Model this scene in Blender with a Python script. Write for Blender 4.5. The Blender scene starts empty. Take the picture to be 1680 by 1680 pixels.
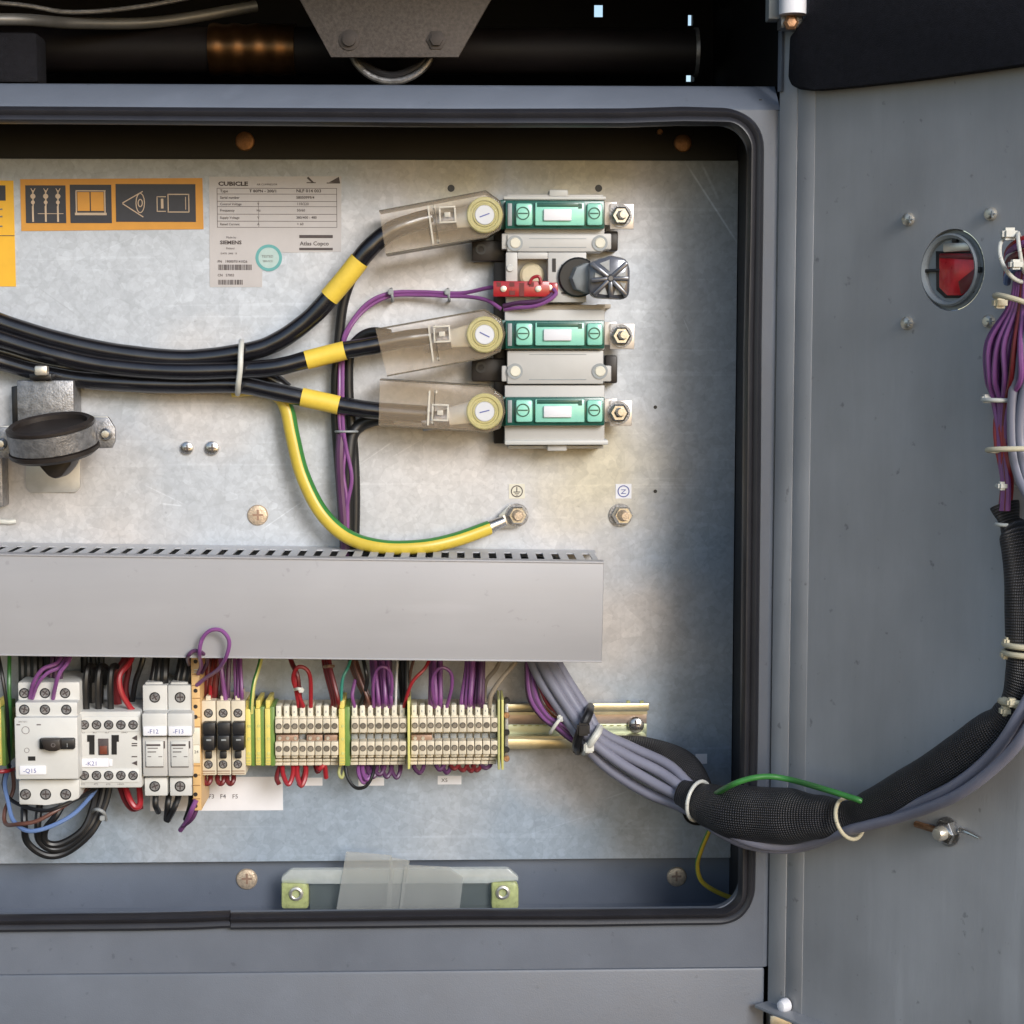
import bpy, bmesh, math, random
from mathutils import Vector, Matrix, Euler
random.seed(7)
S = 1/2300.0            # metres per "unit" (one unit = one photo pixel at the mounting plate)
F = 3000.0; D = 3000.0
sc = bpy.context.scene; C = sc.collection
# ---------------------------------------------------------------- camera, sky, sun, exposure
EUL = Euler((math.radians(90-5.33), 0, math.radians(-1.672)), 'XYZ'); RM = EUL.to_matrix()
CAM = Vector((0, -D*S, 0))
cd = bpy.data.cameras.new('camera'); cam = bpy.data.objects.new('camera', cd); C.objects.link(cam)
cam.location = CAM; cam.rotation_euler = EUL; cd.sensor_width = 36; cd.lens = 36*F/1680; cd.clip_start = .05; cd.clip_end = 200
sc.camera = cam
SUN_DIR = Vector((.57, -1.0, .49)).normalized()
el = math.asin(SUN_DIR.z); az = math.atan2(SUN_DIR.x, SUN_DIR.y)
w = bpy.data.worlds.new('World'); sc.world = w; w.use_nodes = True
nt = w.node_tree; bg = nt.nodes['Background']; sky = nt.nodes.new('ShaderNodeTexSky'); sky.sky_type = 'NISHITA'
sky.sun_disc = False; sky.sun_elevation = el; sky.sun_rotation = az; sky.dust_density = 1.0; sky.air_density = 1.0
nt.links.new(sky.outputs[0], bg.inputs[0]); bg.inputs[1].default_value = .13
sl = bpy.data.lights.new('sun', 'SUN'); sun = bpy.data.objects.new('sun', sl); C.objects.link(sun)
sl.energy = 1.9; sl.angle = math.radians(22); sl.color = (1, .995, 1)
sun.rotation_euler = SUN_DIR.to_track_quat('Z', 'Y').to_euler()
sc.view_settings.view_transform = 'Standard'; sc.view_settings.look = 'None'; sc.view_settings.gamma = 1
sc.view_settings.use_curve_mapping = False
sc.view_settings.exposure = 0.38

# ---------------------------------------------------------------- frames of reference
class Frame:
    def __init__(s, o, u, v): s.o, s.u, s.v = o, u.normalized(), v.normalized(); s.n = s.u.cross(s.v)
    def uv(s, x, y, c=0):
        r = RM @ Vector(((x-840)/F, -(y-840)/F, -1)); o = s.o+s.n*(c*S)
        t = (o-CAM).dot(s.n)/r.dot(s.n); h = CAM+r*t-o
        return h.dot(s.u)/S, h.dot(s.v)/S
    def w(s, a, b, c): return s.o+(s.u*a+s.v*b+s.n*c)*S
    def P(s, x, y, c=0): a, b = s.uv(x, y, c); return s.w(a, b, c)
    def k(s, x, y, c=0): return abs(s.uv(x, y+1, c)[1]-s.uv(x, y, c)[1])
PL = Frame(Vector((0, 0, 0)), Vector((1, 0, 0)), Vector((0, 0, 1)))
DF = 210
TH = math.radians(55.5)
DR = Frame(PL.P(1271, 840, DF), Vector((math.cos(TH), -math.sin(TH), 0)), Vector((0, 0, 1)))
P = PL.P

def cr(pts, n=8):
    """Catmull-Rom through points"""
    out = []; p = [pts[0]*2-pts[1]]+list(pts)+[pts[-1]*2-pts[-2]]
    for i in range(1, len(p)-2):
        a, b, c, d = p[i-1:i+3]
        for j in range(n):
            t = j/n
            out.append(.5*((2*b)+(c-a)*t+(2*a-5*b+4*c-d)*t*t+(3*b-a-3*c+d)*t**3))
    out.append(pts[-1]); return out

class MB:
    def __init__(s, fr=PL): s.bm = bmesh.new(); s.f = fr; s.uvl = None; s.mi = 0
    def _face(s, vs):
        try: f = s.bm.faces.new(vs)
        except ValueError: return None
        f.material_index = s.mi; return f
    def prism(s, ab, c0, c1, bev=0, ab0=None):
        """closed polygon in local units, extruded c0..c1 (ab at c1; ab0 at c0 if given)"""
        t = s.bm; ab0 = ab0 or ab
        lo = [t.verts.new(s.f.w(a, b, c0)) for a, b in ab0]; hi = [t.verts.new(s.f.w(a, b, c1)) for a, b in ab]
        fs = [s._face(hi), s._face(lo[::-1])]; n = len(ab)
        for i in range(n): fs.append(s._face([lo[i], lo[(i+1) % n], hi[(i+1) % n], hi[i]]))
        if bev:
            es = list({e for e in fs[0].edges}) + [e for f in fs[2:] for e in f.edges if (e.verts[0] in lo) != (e.verts[1] in lo)]
            bmesh.ops.bevel(t, geom=list(set(es)), offset=bev*S, segments=2, profile=.5, affect='EDGES', clamp_overlap=True, material=s.mi)
        return s
    def box(s, x0, y0, x1, y1, c0, c1, bev=0, taper=0):
        xm, ym = (x0+x1)/2, (y0+y1)/2; f = s.f
        a0 = f.uv(x0, ym, c1)[0]; a1 = f.uv(x1, ym, c1)[0]; b0 = f.uv(xm, y1, c1)[1]; b1 = f.uv(xm, y0, c1)[1]
        ab = [(a0, b0), (a1, b0), (a1, b1), (a0, b1)]; q = taper
        return s.prism(ab, c0, c1, bev, [(a0-q, b0-q), (a1+q, b0-q), (a1+q, b1+q), (a0-q, b1+q)] if q else None)
    def lbox(s, a0, b0, a1, b1, c0, c1, bev=0):
        return s.prism([(a0, b0), (a1, b0), (a1, b1), (a0, b1)], c0, c1, bev)
    def poly(s, pts, c0, c1, bev=0):
        ab = [s.f.uv(x, y, c1) for x, y in pts]
        if sum(ab[i][0]*ab[(i+1) % len(ab)][1]-ab[(i+1) % len(ab)][0]*ab[i][1] for i in range(len(ab))) < 0: ab = ab[::-1]
        return s.prism(ab, c0, c1, bev)
    def lathe(s, x, y, c, prof, n=28, tilt=(0, 0)):
        """prof: (radius, height) along the frame normal; closes ends"""
        a, b = s.f.uv(x, y, c); k = s.f.k(x, y, c); rings = []
        for r, h in prof:
            if r <= 0: rings.append([s.bm.verts.new(s.f.w(a+tilt[0]*h, b+tilt[1]*h, c+h))])
            else: rings.append([s.bm.verts.new(s.f.w(a+tilt[0]*h+r*k*math.cos(q*2*math.pi/n), b+tilt[1]*h+r*k*math.sin(q*2*math.pi/n), c+h)) for q in range(n)])
        for i in range(len(rings)-1):
            A, B = rings[i], rings[i+1]
            for q in range(n):
                q2 = (q+1) % n
                if len(A) == 1 and len(B) == 1: continue
                if len(A) == 1: s._face([A[0], B[q], B[q2]][::-1])
                elif len(B) == 1: s._face([A[q], A[q2], B[0]])
                else: s._face([A[q], A[q2], B[q2], B[q]])
        return s
    def cyl(s, x, y, r, c0, c1, n=24, bev=1.0, tilt=(0, 0)):
        h = c1-c0
        return s.lathe(x, y, c0, [(0, 0), (r, 0), (r, h-bev), (r-bev, h), (0, h)], n, tilt)
    def tube(s, pts, r, n=10, m=8, rf=None, stripe=None, twist=0, cap=True, flat=1.0, prof=None):
        """pts world points; r radius in units; stripe=(fraction, index) second colour over part of the girth"""
        bm = s.bm; uvl = s.uvl or bm.loops.layers.uv.verify(); s.uvl = uvl
        q = cr(pts, m) if m > 1 else pts
        T = [(q[min(i+1, len(q)-1)]-q[max(i-1, 0)]).normalized() for i in range(len(q))]
        up = Vector((0, -1, 0)) if abs(T[0].y) < .9 else Vector((0, 0, 1))
        N = (up-T[0]*up.dot(T[0])).normalized(); rings = []; L = 0
        for i, p in enumerate(q):
            if i: L += (q[i]-q[i-1]).length/S
            N = (N-T[i]*N.dot(T[i])).normalized(); B = T[i].cross(N); t = i/(len(q)-1)
            rr = (rf(t) if rf else 1)*r*S; ring = []
            for j in range(n):
                a = 2*math.pi*j/n+twist*t; pr = prof[j % len(prof)] if prof else 1
                ring.append(bm.verts.new(p+(N*math.cos(a)*flat+B*math.sin(a))*rr*pr))
            rings.append((ring, L))
        for i in range(len(rings)-1):
            (A, la), (Bq, lb) = rings[i], rings[i+1]
            for j in range(n):
                j2 = (j+1) % n; f = bm.faces.new([A[j], A[j2], Bq[j2], Bq[j]]); f.material_index = s.mi
                if stripe and (j/n+stripe[-1 if len(stripe) > 2 else 0]) % 1 < stripe[0]: f.material_index = stripe[1]
                for lp, uu, vv in zip(f.loops, (j/n, (j+1)/n, (j+1)/n, j/n), (la, la, lb, lb)): lp[uvl].uv = (uu, vv)
        if cap:
            for ring, fl in ((rings[0][0], 1), (rings[-1][0], 0)):
                try: f = bm.faces.new(ring[::-1] if fl else ring); f.material_index = s.mi
                except ValueError: pass
        return s
    def done(s, name, mats, parent=None, label=None, cat=None, group=None, kind=None, sharp=35, origin=None):
        bm = s.bm; bmesh.ops.recalc_face_normals(bm, faces=bm.faces)
        if origin is None:
            lo = Vector((min(v.co[i] for v in bm.verts) for i in range(3))); hi = Vector((max(v.co[i] for v in bm.verts) for i in range(3)))
            origin = (lo+hi)/2
        for v in bm.verts: v.co -= origin
        me = bpy.data.meshes.new(name); bm.to_mesh(me); bm.free()
        for m in (mats if isinstance(mats, (list, tuple)) else [mats]): me.materials.append(m)
        for p in me.polygons: p.use_smooth = True
        me.set_sharp_from_angle(angle=math.radians(sharp))
        return link(name, me, origin, parent, label, cat, group, kind)

ORG = {}
def link(name, data, origin, parent=None, label=None, cat=None, group=None, kind=None):
    o = bpy.data.objects.new(name, data); C.objects.link(o); ORG[o.name] = origin.copy()
    if parent: o.parent = parent; o.location = origin-ORG[parent.name]
    else: o.location = origin
    if label: o['label'] = label
    if cat: o['category'] = cat
    if group: o['group'] = group
    if kind: o['kind'] = kind
    return o
def thing(name, label, cat, at, group=None, kind=None): return link(name, None, at, None, label, cat, group, kind)
def dup(root, off, label=None, group=None):
    """a copy of a thing with copies of its parts and sub-parts, moved by off (world)"""
    def cp(o, par):
        c = o.copy(); C.objects.link(c); c.parent = par
        for ch in list(o.children): cp(ch, c)
        return c
    r = cp(root, None); r.location = root.location+off; ORG[r.name] = ORG[root.name]+off
    if label: r['label'] = label
    if group: r['group'] = group
    return r
ORD = ['first', 'second', 'third', 'fourth', 'fifth', 'sixth', 'seventh', 'eighth', 'ninth', 'tenth', 'eleventh', 'twelfth']

# ---------------------------------------------------------------- materials (all procedural)
def mat(name, col, rough=.5, metal=0., var=.10, scale=120, bump=0., bscale=900, alpha=1., coat=0., spec=.5, rnd=.05, rvar=.12, stretch=None, grime=0.):
    m = bpy.data.materials.new(name); m.use_nodes = True; t = m.node_tree; N = t.nodes; L = t.links; b = N['Principled BSDF']
    tc = N.new('ShaderNodeTexCoord'); mp = N.new('ShaderNodeMapping'); L.new(tc.outputs['Object'], mp.inputs[0])
    if stretch: mp.inputs['Scale'].default_value = stretch
    n1 = N.new('ShaderNodeTexNoise'); n1.inputs['Scale'].default_value = scale; n1.inputs['Detail'].default_value = 6; n1.inputs['Roughness'].default_value = .65
    L.new(mp.outputs[0], n1.inputs['Vector'])
    oi = N.new('ShaderNodeObjectInfo')
    mr = N.new('ShaderNodeMapRange'); mr.inputs[1].default_value = .25; mr.inputs[2].default_value = .75; mr.inputs[3].default_value = 1-var; mr.inputs[4].default_value = 1+var
    L.new(n1.outputs['Fac'], mr.inputs[0])
    r2 = N.new('ShaderNodeMapRange'); r2.inputs[3].default_value = 1-rnd; r2.inputs[4].default_value = 1+rnd; L.new(oi.outputs['Random'], r2.inputs[0])
    mu = N.new('ShaderNodeMath'); mu.operation = 'MULTIPLY'; L.new(mr.outputs[0], mu.inputs[0]); L.new(r2.outputs[0], mu.inputs[1])
    if grime:      # large rubbed / dusty patches and small dark specks of dirt
        def lay(sc_, a, c_, lo, hi, vec):
            q = N.new('ShaderNodeTexNoise'); q.inputs['Scale'].default_value = sc_; q.inputs['Detail'].default_value = 8; L.new(vec, q.inputs['Vector'])
            z = N.new('ShaderNodeMapRange'); z.inputs[1].default_value = a; z.inputs[2].default_value = c_; z.inputs[3].default_value = lo; z.inputs[4].default_value = hi; L.new(q.outputs['Fac'], z.inputs[0]); return z.outputs[0]
        for args in ((7, .3, .7, 1-grime, 1+grime*.7, tc.outputs['Object']), (130, .68, .74, 1, 1-grime*1.6, tc.outputs['Object']), (40, .62, .72, 1, 1+grime*.5, mp.outputs[0])):
            m2 = N.new('ShaderNodeMath'); m2.operation = 'MULTIPLY'; L.new(mu.outputs[0], m2.inputs[0]); L.new(lay(*args), m2.inputs[1]); mu = m2
    vm = N.new('ShaderNodeVectorMath'); vm.operation = 'SCALE'; vm.inputs[0].default_value = col; L.new(mu.outputs[0], vm.inputs['Scale'])
    L.new(vm.outputs[0], b.inputs['Base Color'])
    rr = N.new('ShaderNodeMapRange'); rr.inputs[3].default_value = max(.03, rough-rvar); rr.inputs[4].default_value = min(1, rough+rvar)
    L.new(n1.outputs['Fac'], rr.inputs[0]); L.new(rr.outputs[0], b.inputs['Roughness'])
    b.inputs['Metallic'].default_value = metal; b.inputs['Alpha'].default_value = alpha; b.inputs['Coat Weight'].default_value = coat
    b.inputs['Specular IOR Level'].default_value = spec
    if bump:
        n2 = N.new('ShaderNodeTexNoise'); n2.inputs['Scale'].default_value = bscale; n2.inputs['Detail'].default_value = 4; L.new(mp.outputs[0], n2.inputs['Vector'])
        bp = N.new('ShaderNodeBump'); bp.inputs['Strength'].default_value = bump; bp.inputs['Distance'].default_value = .0006
        L.new(n2.outputs['Fac'], bp.inputs['Height']); L.new(bp.outputs[0], b.inputs['Normal'])
    m['col'] = col
    return m

def plate_mat():
    """galvanised sheet: zinc spangle, olive patches, warm and sky reflections painted in as patches, fine scratches"""
    m = bpy.data.materials.new('zinc_sheet'); m.use_nodes = True; t = m.node_tree; N = t.nodes; L = t.links; b = N['Principled BSDF']
    geo = N.new('ShaderNodeNewGeometry'); pos = geo.outputs['Position']
    def noise(sc_, det=4, dist=0, vec=None):
        n = N.new('ShaderNodeTexNoise'); n.inputs['Scale'].default_value = sc_; n.inputs['Detail'].default_value = det; n.inputs['Distortion'].default_value = dist
        L.new(vec or pos, n.inputs['Vector']); return n
    def rng(s, a, b_, c, d):
        r = N.new('ShaderNodeMapRange'); r.inputs[1].default_value = a; r.inputs[2].default_value = b_; r.inputs[3].default_value = c; r.inputs[4].default_value = d
        L.new(s, r.inputs[0]); return r.outputs[0]
    def mth(op, a, c):
        n = N.new('ShaderNodeMath'); n.operation = op
        for i, v in enumerate((a, c)):
            if isinstance(v, (int, float)): n.inputs[i].default_value = v
            else: L.new(v, n.inputs[i])
        return n.outputs[0]
    def mix(fac, a, c):
        n = N.new('ShaderNodeMix'); n.data_type = 'RGBA'; L.new(fac, n.inputs['Factor'])
        for i, v in ((6, a), (7, c)):
            if isinstance(v, tuple): n.inputs[i].default_value = v+(1,)
            else: L.new(v, n.inputs[i])
        return n.outputs[2]
    # warp positions so colour patches have ragged borders
    wn = noise(14, 5); wv = N.new('ShaderNodeVectorMath'); wv.operation = 'SCALE'; L.new(wn.outputs['Color'], wv.inputs[0]); wv.inputs['Scale'].default_value = .07
    wp = N.new('ShaderNodeVectorMath'); wp.operation = 'ADD'; L.new(pos, wp.inputs[0]); L.new(wv.outputs[0], wp.inputs[1])
    def blobs(lst):
        acc = None
        for x, y, r in lst:
            v = N.new('ShaderNodeVectorMath'); v.operation = 'DISTANCE'; L.new(wp.outputs[0], v.inputs[0])
            v.inputs[1].default_value = tuple(P(x, y, 0)+Vector((.035, .035, .035)))
            f = rng(v.outputs['Value'], r*S*.25, r*S, 1, 0); acc = f if acc is None else mth('MAXIMUM', acc, f)
        return acc
    warm = blobs([(760, 690, 260), (650, 430, 190), (60, 800, 210), (1010, 1010, 150), (960, 800, 200), (800, 1110, 140), (200, 900, 140), (940, 1230, 120), (330, 640, 120), (1000, 300, 150), (700, 300, 150), (60, 1180, 80)])  # warm reflections painted into the zinc colour
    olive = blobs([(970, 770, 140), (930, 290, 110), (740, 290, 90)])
    cool = blobs([(500, 1350, 330), (900, 1370, 240), (150, 1370, 200), (1130, 1250, 220), (1120, 900, 160)])  # blue sky reflection painted in as cooler, darker zinc
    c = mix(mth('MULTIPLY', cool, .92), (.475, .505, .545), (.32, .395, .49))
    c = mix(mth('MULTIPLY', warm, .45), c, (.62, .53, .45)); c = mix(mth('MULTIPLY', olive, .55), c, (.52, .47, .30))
    vo = N.new('ShaderNodeTexVoronoi'); vo.inputs['Scale'].default_value = 95; vo.inputs['Randomness'].default_value = 1; L.new(pos, vo.inputs['Vector']); vo.inputs['Scale'].default_value = 120
    sep = N.new('ShaderNodeSeparateColor'); L.new(vo.outputs['Color'], sep.inputs[0])
    f1 = rng(sep.outputs[0], 0, 1, .94, 1.06); f2 = rng(noise(110, 8).outputs['Fac'], .3, .7, .95, 1.05); f3 = rng(noise(420, 3).outputs['Fac'], .3, .7, .975, 1.03)
    f4 = rng(noise(7, 3).outputs['Fac'], .3, .7, .96, 1.04)
    # dark freckles
    f5 = rng(noise(260, 2).outputs['Fac'], .70, .78, 1, .80)
    # long scratches
    mp = N.new('ShaderNodeMapping'); mp.inputs['Rotation'].default_value = (0, math.radians(32), 0); mp.inputs['Scale'].default_value = (3, 1, 160); L.new(pos, mp.inputs[0])
    f6 = rng(noise(1.0, 2, vec=mp.outputs[0]).outputs['Fac'], .64, .70, 1, 1.10)
    mp2 = N.new('ShaderNodeMapping'); mp2.inputs['Rotation'].default_value = (0, math.radians(-68), 0); mp2.inputs['Scale'].default_value = (5, 1, 220); L.new(pos, mp2.inputs[0])
    f7 = rng(noise(1.0, 2, vec=mp2.outputs[0]).outputs['Fac'], .66, .72, 1, 1.08)
    f = f1
    vd = N.new('ShaderNodeTexVoronoi'); vd.feature = 'DISTANCE_TO_EDGE'; vd.inputs['Scale'].default_value = 120; L.new(pos, vd.inputs['Vector'])
    f8 = rng(vd.outputs['Distance'], 0, .045, .94, 1)
    vs2 = N.new('ShaderNodeTexVoronoi'); vs2.inputs['Scale'].default_value = 330; L.new(pos, vs2.inputs['Vector']); s2_ = N.new('ShaderNodeSeparateColor'); L.new(vs2.outputs['Color'], s2_.inputs[0])
    f9 = rng(s2_.outputs[0], 0, 1, .935, 1.065)
    for g in (f2, f3, f4, f5, f6, f7, f8, f9): f = mth('MULTIPLY', f, g)
    for x0, y0, x1, y1, wd, gain in ((425, 872, 503, 818, 1.3, 1.22), (590, 762, 648, 722, 1.2, 1.2), (1124, 266, 1212, 402, 2.2, 1.5), (1150, 266, 1180, 330, 3, 1.3), (230, 792, 312, 832, 1.2, 1.16), (262, 826, 300, 830, 1.6, 1.25),
         (990, 1312, 1030, 1298, 1.5, 1.18), (640, 752, 700, 716, 1.0, 1.15), (560, 1300, 840, 1388, 1.2, 1.08), (150, 420, 240, 380, 1, 1.1), (1120, 520, 1132, 548, 1.2, 1.3), (860, 1372, 990, 1330, 1.2, 1.12), (60, 470, 130, 520, 1.2, .88), (470, 560, 520, 500, 1.2, .9)):
        A, B_ = P(x0, y0), P(x1, y1); d = B_-A; ln = d.length; d = d.normalized(); nn = Vector((-d.z, 0, d.x))
        sb = N.new('ShaderNodeVectorMath'); sb.operation = 'SUBTRACT'; L.new(pos, sb.inputs[0]); sb.inputs[1].default_value = A
        def dt(v):
            n = N.new('ShaderNodeVectorMath'); n.operation = 'DOT_PRODUCT'; L.new(sb.outputs[0], n.inputs[0]); n.inputs[1].default_value = v; return n.outputs['Value']
        al = mth('ABSOLUTE', mth('SUBTRACT', dt(d), ln/2), 0); pe = mth('ABSOLUTE', dt(nn), 0)
        k = mth('MULTIPLY', rng(al, ln*.3, ln*.5, 1, 0), rng(pe, wd*S*.3, wd*S, 1, 0)); f = mth('MULTIPLY', f, mth('ADD', 1, mth('MULTIPLY', k, gain-1)))
    vs = N.new('ShaderNodeVectorMath'); vs.operation = 'SCALE'; L.new(c, vs.inputs[0]); L.new(f, vs.inputs['Scale']); L.new(vs.outputs[0], b.inputs['Base Color'])
    b.inputs['Metallic'].default_value = .16
    L.new(rng(sep.outputs[1], 0, 1, .50, .57), b.inputs['Roughness'])
    bp = N.new('ShaderNodeBump'); bp.inputs['Strength'].default_value = .12; bp.inputs['Distance'].default_value = .0005
    L.new(noise(160, 5).outputs['Fac'], bp.inputs['Height']); L.new(bp.outputs[0], b.inputs['Normal'])
    return m

def braid_mat():
    m = bpy.data.materials.new('braided_sleeve'); m.use_nodes = True; t = m.node_tree; N = t.nodes; L = t.links; b = N['Principled BSDF']
    uv = N.new('ShaderNodeUVMap'); sp = N.new('ShaderNodeSeparateXYZ'); L.new(uv.outputs[0], sp.inputs[0])
    def mth(op, a, c=0.):
        n = N.new('ShaderNodeMath'); n.operation = op
        for i, v in enumerate((a, c)):
            if isinstance(v, (int, float)): n.inputs[i].default_value = v
            else: L.new(v, n.inputs[i])
        return n.outputs[0]
    u = mth('MULTIPLY', sp.outputs[0], 34*math.pi*2); v = mth('MULTIPLY', sp.outputs[1], .82)
    a = mth('SINE', mth('ADD', u, v)); c = mth('SINE', mth('SUBTRACT', u, v)); h = mth('MULTIPLY', a, c)
    r = N.new('ShaderNodeMapRange'); r.inputs[1].default_value = .45; r.inputs[2].default_value = .9; L.new(h, r.inputs[0])
    no = N.new('ShaderNodeTexNoise'); no.inputs['Scale'].default_value = 60; no.inputs['Detail'].default_value = 5
    tc = N.new('ShaderNodeTexCoord'); L.new(tc.outputs['Object'], no.inputs['Vector'])
    q = mth('MULTIPLY', r.outputs[0], no.outputs['Fac'])
    mx = N.new('ShaderNodeMix'); mx.data_type = 'RGBA'; L.new(q, mx.inputs['Factor']); mx.inputs[6].default_value = (.008, .008, .009, 1); mx.inputs[7].default_value = (.26, .25, .28, 1)
    L.new(mx.outputs[2], b.inputs['Base Color']); b.inputs['Roughness'].default_value = .42
    bp = N.new('ShaderNodeBump'); bp.inputs['Strength'].default_value = .8; bp.inputs['Distance'].default_value = .0006; L.new(h, bp.inputs['Height']); L.new(bp.outputs[0], b.inputs['Normal'])
    return m

M_ZINC = plate_mat(); M_BRAID = braid_mat()
M_PAINT = mat('grey_blue_paint', (.126, .145, .182), .42, 0, .07, 22, .2, 1400, rvar=.12, grime=.14)
M_DOORP = mat('door_grey_paint', (.41, .415, .43), .45, 0, .12, 22, .2, 1400, rvar=.16, stretch=(1, 1, .14), grime=.22)
M_SHADEIN = mat('painted_shade_steel', (.009, .009, .0105), .6, 0, .2, 30)  # near-black colour stands in for shade inside the cabinet
M_MACH = mat('machine_black', (.004, .004, .006), .8, 0, .3, 25, spec=.2)
M_SEAL = mat('seal_rubber', (.022, .022, .027), .38, 0, .15, 40, .1, 1200)
M_FOAM = mat('foam_black', (.013, .013, .017), .95, 0, .35, 260, 1.0, 1500, spec=.2)
M_STEEL = mat('bright_steel', (.62, .60, .57), .28, .95, .12, 300, .1)
M_STEELD = mat('dull_zinc_steel', (.28, .28, .29), .42, .7, .45, 210, .5, 700)
M_RUST = mat('brown_passivated', (.40, .22, .12), .45, .6, .35, 500, .3)
M_BRASS = mat('copper_screw', (.62, .49, .36), .42, .6, .35, 420, .6, 900)
M_CABLE = mat('cable_black', (.009, .009, .012), .24, 0, .2, 60, .05, 500, rvar=.08, spec=1.0)
M_WBLACK = mat('wire_black', (.012, .012, .013), .4, 0, .15, 90)
M_PURPLE = mat('wire_purple', (.21, .07, .23), .35, 0, .12, 90)
M_PURPD = mat('wire_plum', (.085, .03, .085), .38, 0, .12, 90)
M_RED = mat('wire_red', (.33, .020, .028), .35, 0, .12, 90)
M_DRED = mat('wire_dark_red', (.14, .012, .016), .38, 0, .12, 90)
M_BROWN = mat('wire_brown', (.13, .055, .04), .4, 0, .12, 90)
M_BLUE = mat('wire_blue', (.13, .21, .42), .35, 0, .1, 90)
M_GREEN = mat('wire_green', (.05, .22, .05), .32, 0, .1, 90)
M_YEL = mat('wire_yellow', (.66, .49, .06), .35, 0, .1, 90)
M_BEIGE = mat('wire_beige', (.30, .25, .19), .45, 0, .1, 90)
M_WHITEW = mat('wire_white', (.6, .6, .6), .4, 0, .1, 90)
M_GREYC = mat('cable_grey', (.225, .225, .285), .36, 0, .08, 70, .05)
M_YSLEEVE = mat('yellow_sleeve', (.78, .56, .07), .45, 0, .08, 120, .1)
M_TIE = mat('tie_white', (.62, .62, .57), .4, 0, .08, 90)
M_TIEBE = mat('tie_cream', (.62, .56, .40), .4, 0, .08, 90)
M_TRUNK = mat('trunk_grey', (.37, .366, .38), .45, 0, .035, 24, .06, 1600, stretch=(.2, 1, 2), grime=.09)
M_TRUNKB = mat('trunk_base_grey', (.50, .50, .51), .5, 0, .04, 60)
M_PLGREY = mat('device_grey', (.52, .51, .49), .45, 0, .04, 80, .06)
M_PLCREAM = mat('device_cream', (.66, .59, .46), .45, 0, .05, 100, .06)
M_PLWHITE = mat('device_pale_grey', (.60, .60, .58), .42, 0, .04, 80, .05)
M_MARK = mat('marker_white', (.72, .69, .58), .4, 0, .05, 100)
M_PAPER = mat('label_white', (.80, .80, .84), .55, 0, .03, 100)
M_RATE = mat('rating_foil', (.50, .475, .475), .45, .1, .05, 60)
M_INK = mat('ink', (.07, .055, .055), .6, 0, .2, 300)
M_INKG = mat('ink_grey', (.16, .14, .14), .6, 0, .2, 300)
M_INKB = mat('ink_blue', (.10, .12, .35), .6, 0, .2, 300)
M_ORANGE = mat('sticker_orange', (.62, .29, .045), .5, 0, .08, 60)
M_YSTICK = mat('sticker_yellow', (.80, .44, .03), .5, 0, .07, 60)
M_PICTO = mat('picto_dark', (.035, .036, .045), .5, 0, .15, 200)
M_PICTOL = mat('picto_line', (.55, .42, .30), .5, 0, .1, 200)
M_TEALINK = mat('teal_ink', (.12, .36, .36), .5, 0, .1, 200)
M_TEALPALE = mat('pale_teal_ink', (.42, .54, .52), .5, 0, .1, 200)
M_TEAL = mat('fuse_teal', (.30, .70, .56), .3, 0, .06, 120, coat=.3)
M_TEALD = mat('fuse_dark_teal', (.015, .10, .075), .3, 0, .1, 120, coat=.3)
M_BLK = mat('plastic_black', (.014, .014, .016), .38, 0, .2, 120)
M_BLKBR = mat('plastic_brown_black', (.022, .017, .015), .45, 0, .2, 120)
M_KNOB = mat('knob_gunmetal', (.10, .105, .125), .22, .3, .15, 120, coat=.5)
M_REDP = mat('red_plastic', (.38, .018, .025), .3, 0, .15, 120, coat=.3)
M_REDG = mat('red_block', (.55, .008, .018), .3, 0, .45, 60, coat=.4)
M_OCHRE = mat('terminal_orange', (.72, .46, .20), .45, 0, .06, 120)
M_PEY = mat('terminal_yellow', (.70, .59, .15), .4, 0, .06, 120)
M_PEG = mat('terminal_green', (.14, .25, .06), .4, 0, .08, 120)
M_LEMON = mat('separator_yellow', (.62, .60, .20), .4, 0, .06, 120)
M_SEPG = mat('separator_olive', (.42, .43, .18), .45, 0, .1, 120)
M_JUMP = mat('jumper_brown', (.33, .21, .15), .4, .2, .15, 200)
M_CHROM = mat('rail_chromate', (.55, .51, .36), .32, .65, .15, 60, .1)
M_RAILG = mat('rail_green', (.42, .47, .34), .35, .4, .12, 60, .1)
M_RAILP = mat('rail_pink', (.45, .37, .33), .35, .45, .12, 60, .1)
M_KNOBY = mat('cover_knob_yellow', (.66, .60, .28), .25, 0, .08, 90, alpha=.62, coat=.4)
M_KNOBW = mat('cover_knob_white', (.66, .67, .70), .4, 0, .04, 90)
M_LUG = mat('lug_tin', (.66, .62, .54), .35, .7, .12, 120)
M_BRACKET = mat('bracket_galv', (.12, .105, .10), .6, .2, .45, 420, .4, 1500)
M_CLEAR = mat('clear_plastic', (.95, .74, .52), .10, 0, .04, 90, .2, 60, alpha=.10, coat=1)
M_CLEARE = mat('clear_plastic_edge', (.13, .11, .08), .3, 0, .2, 200, alpha=.70)
M_CLEARH = mat('clear_plastic_rib', (.80, .76, .66), .3, 0, .1, 200, alpha=.55)
M_TAPE = mat('frosted_tape', (.46, .47, .44), .42, 0, .10, 40, .10, 200, alpha=.34)
M_ACRYL = mat('acrylic', (.70, .74, .70), .2, 0, .15, 90, alpha=.38, coat=.4)
M_ACRYG = mat('acrylic_green_edge', (.68, .73, .30), .3, 0, .35, 250, alpha=.5)
M_GLUE = mat('socket_grey', (.30, .32, .33), .5, .1, .12, 120)

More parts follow.
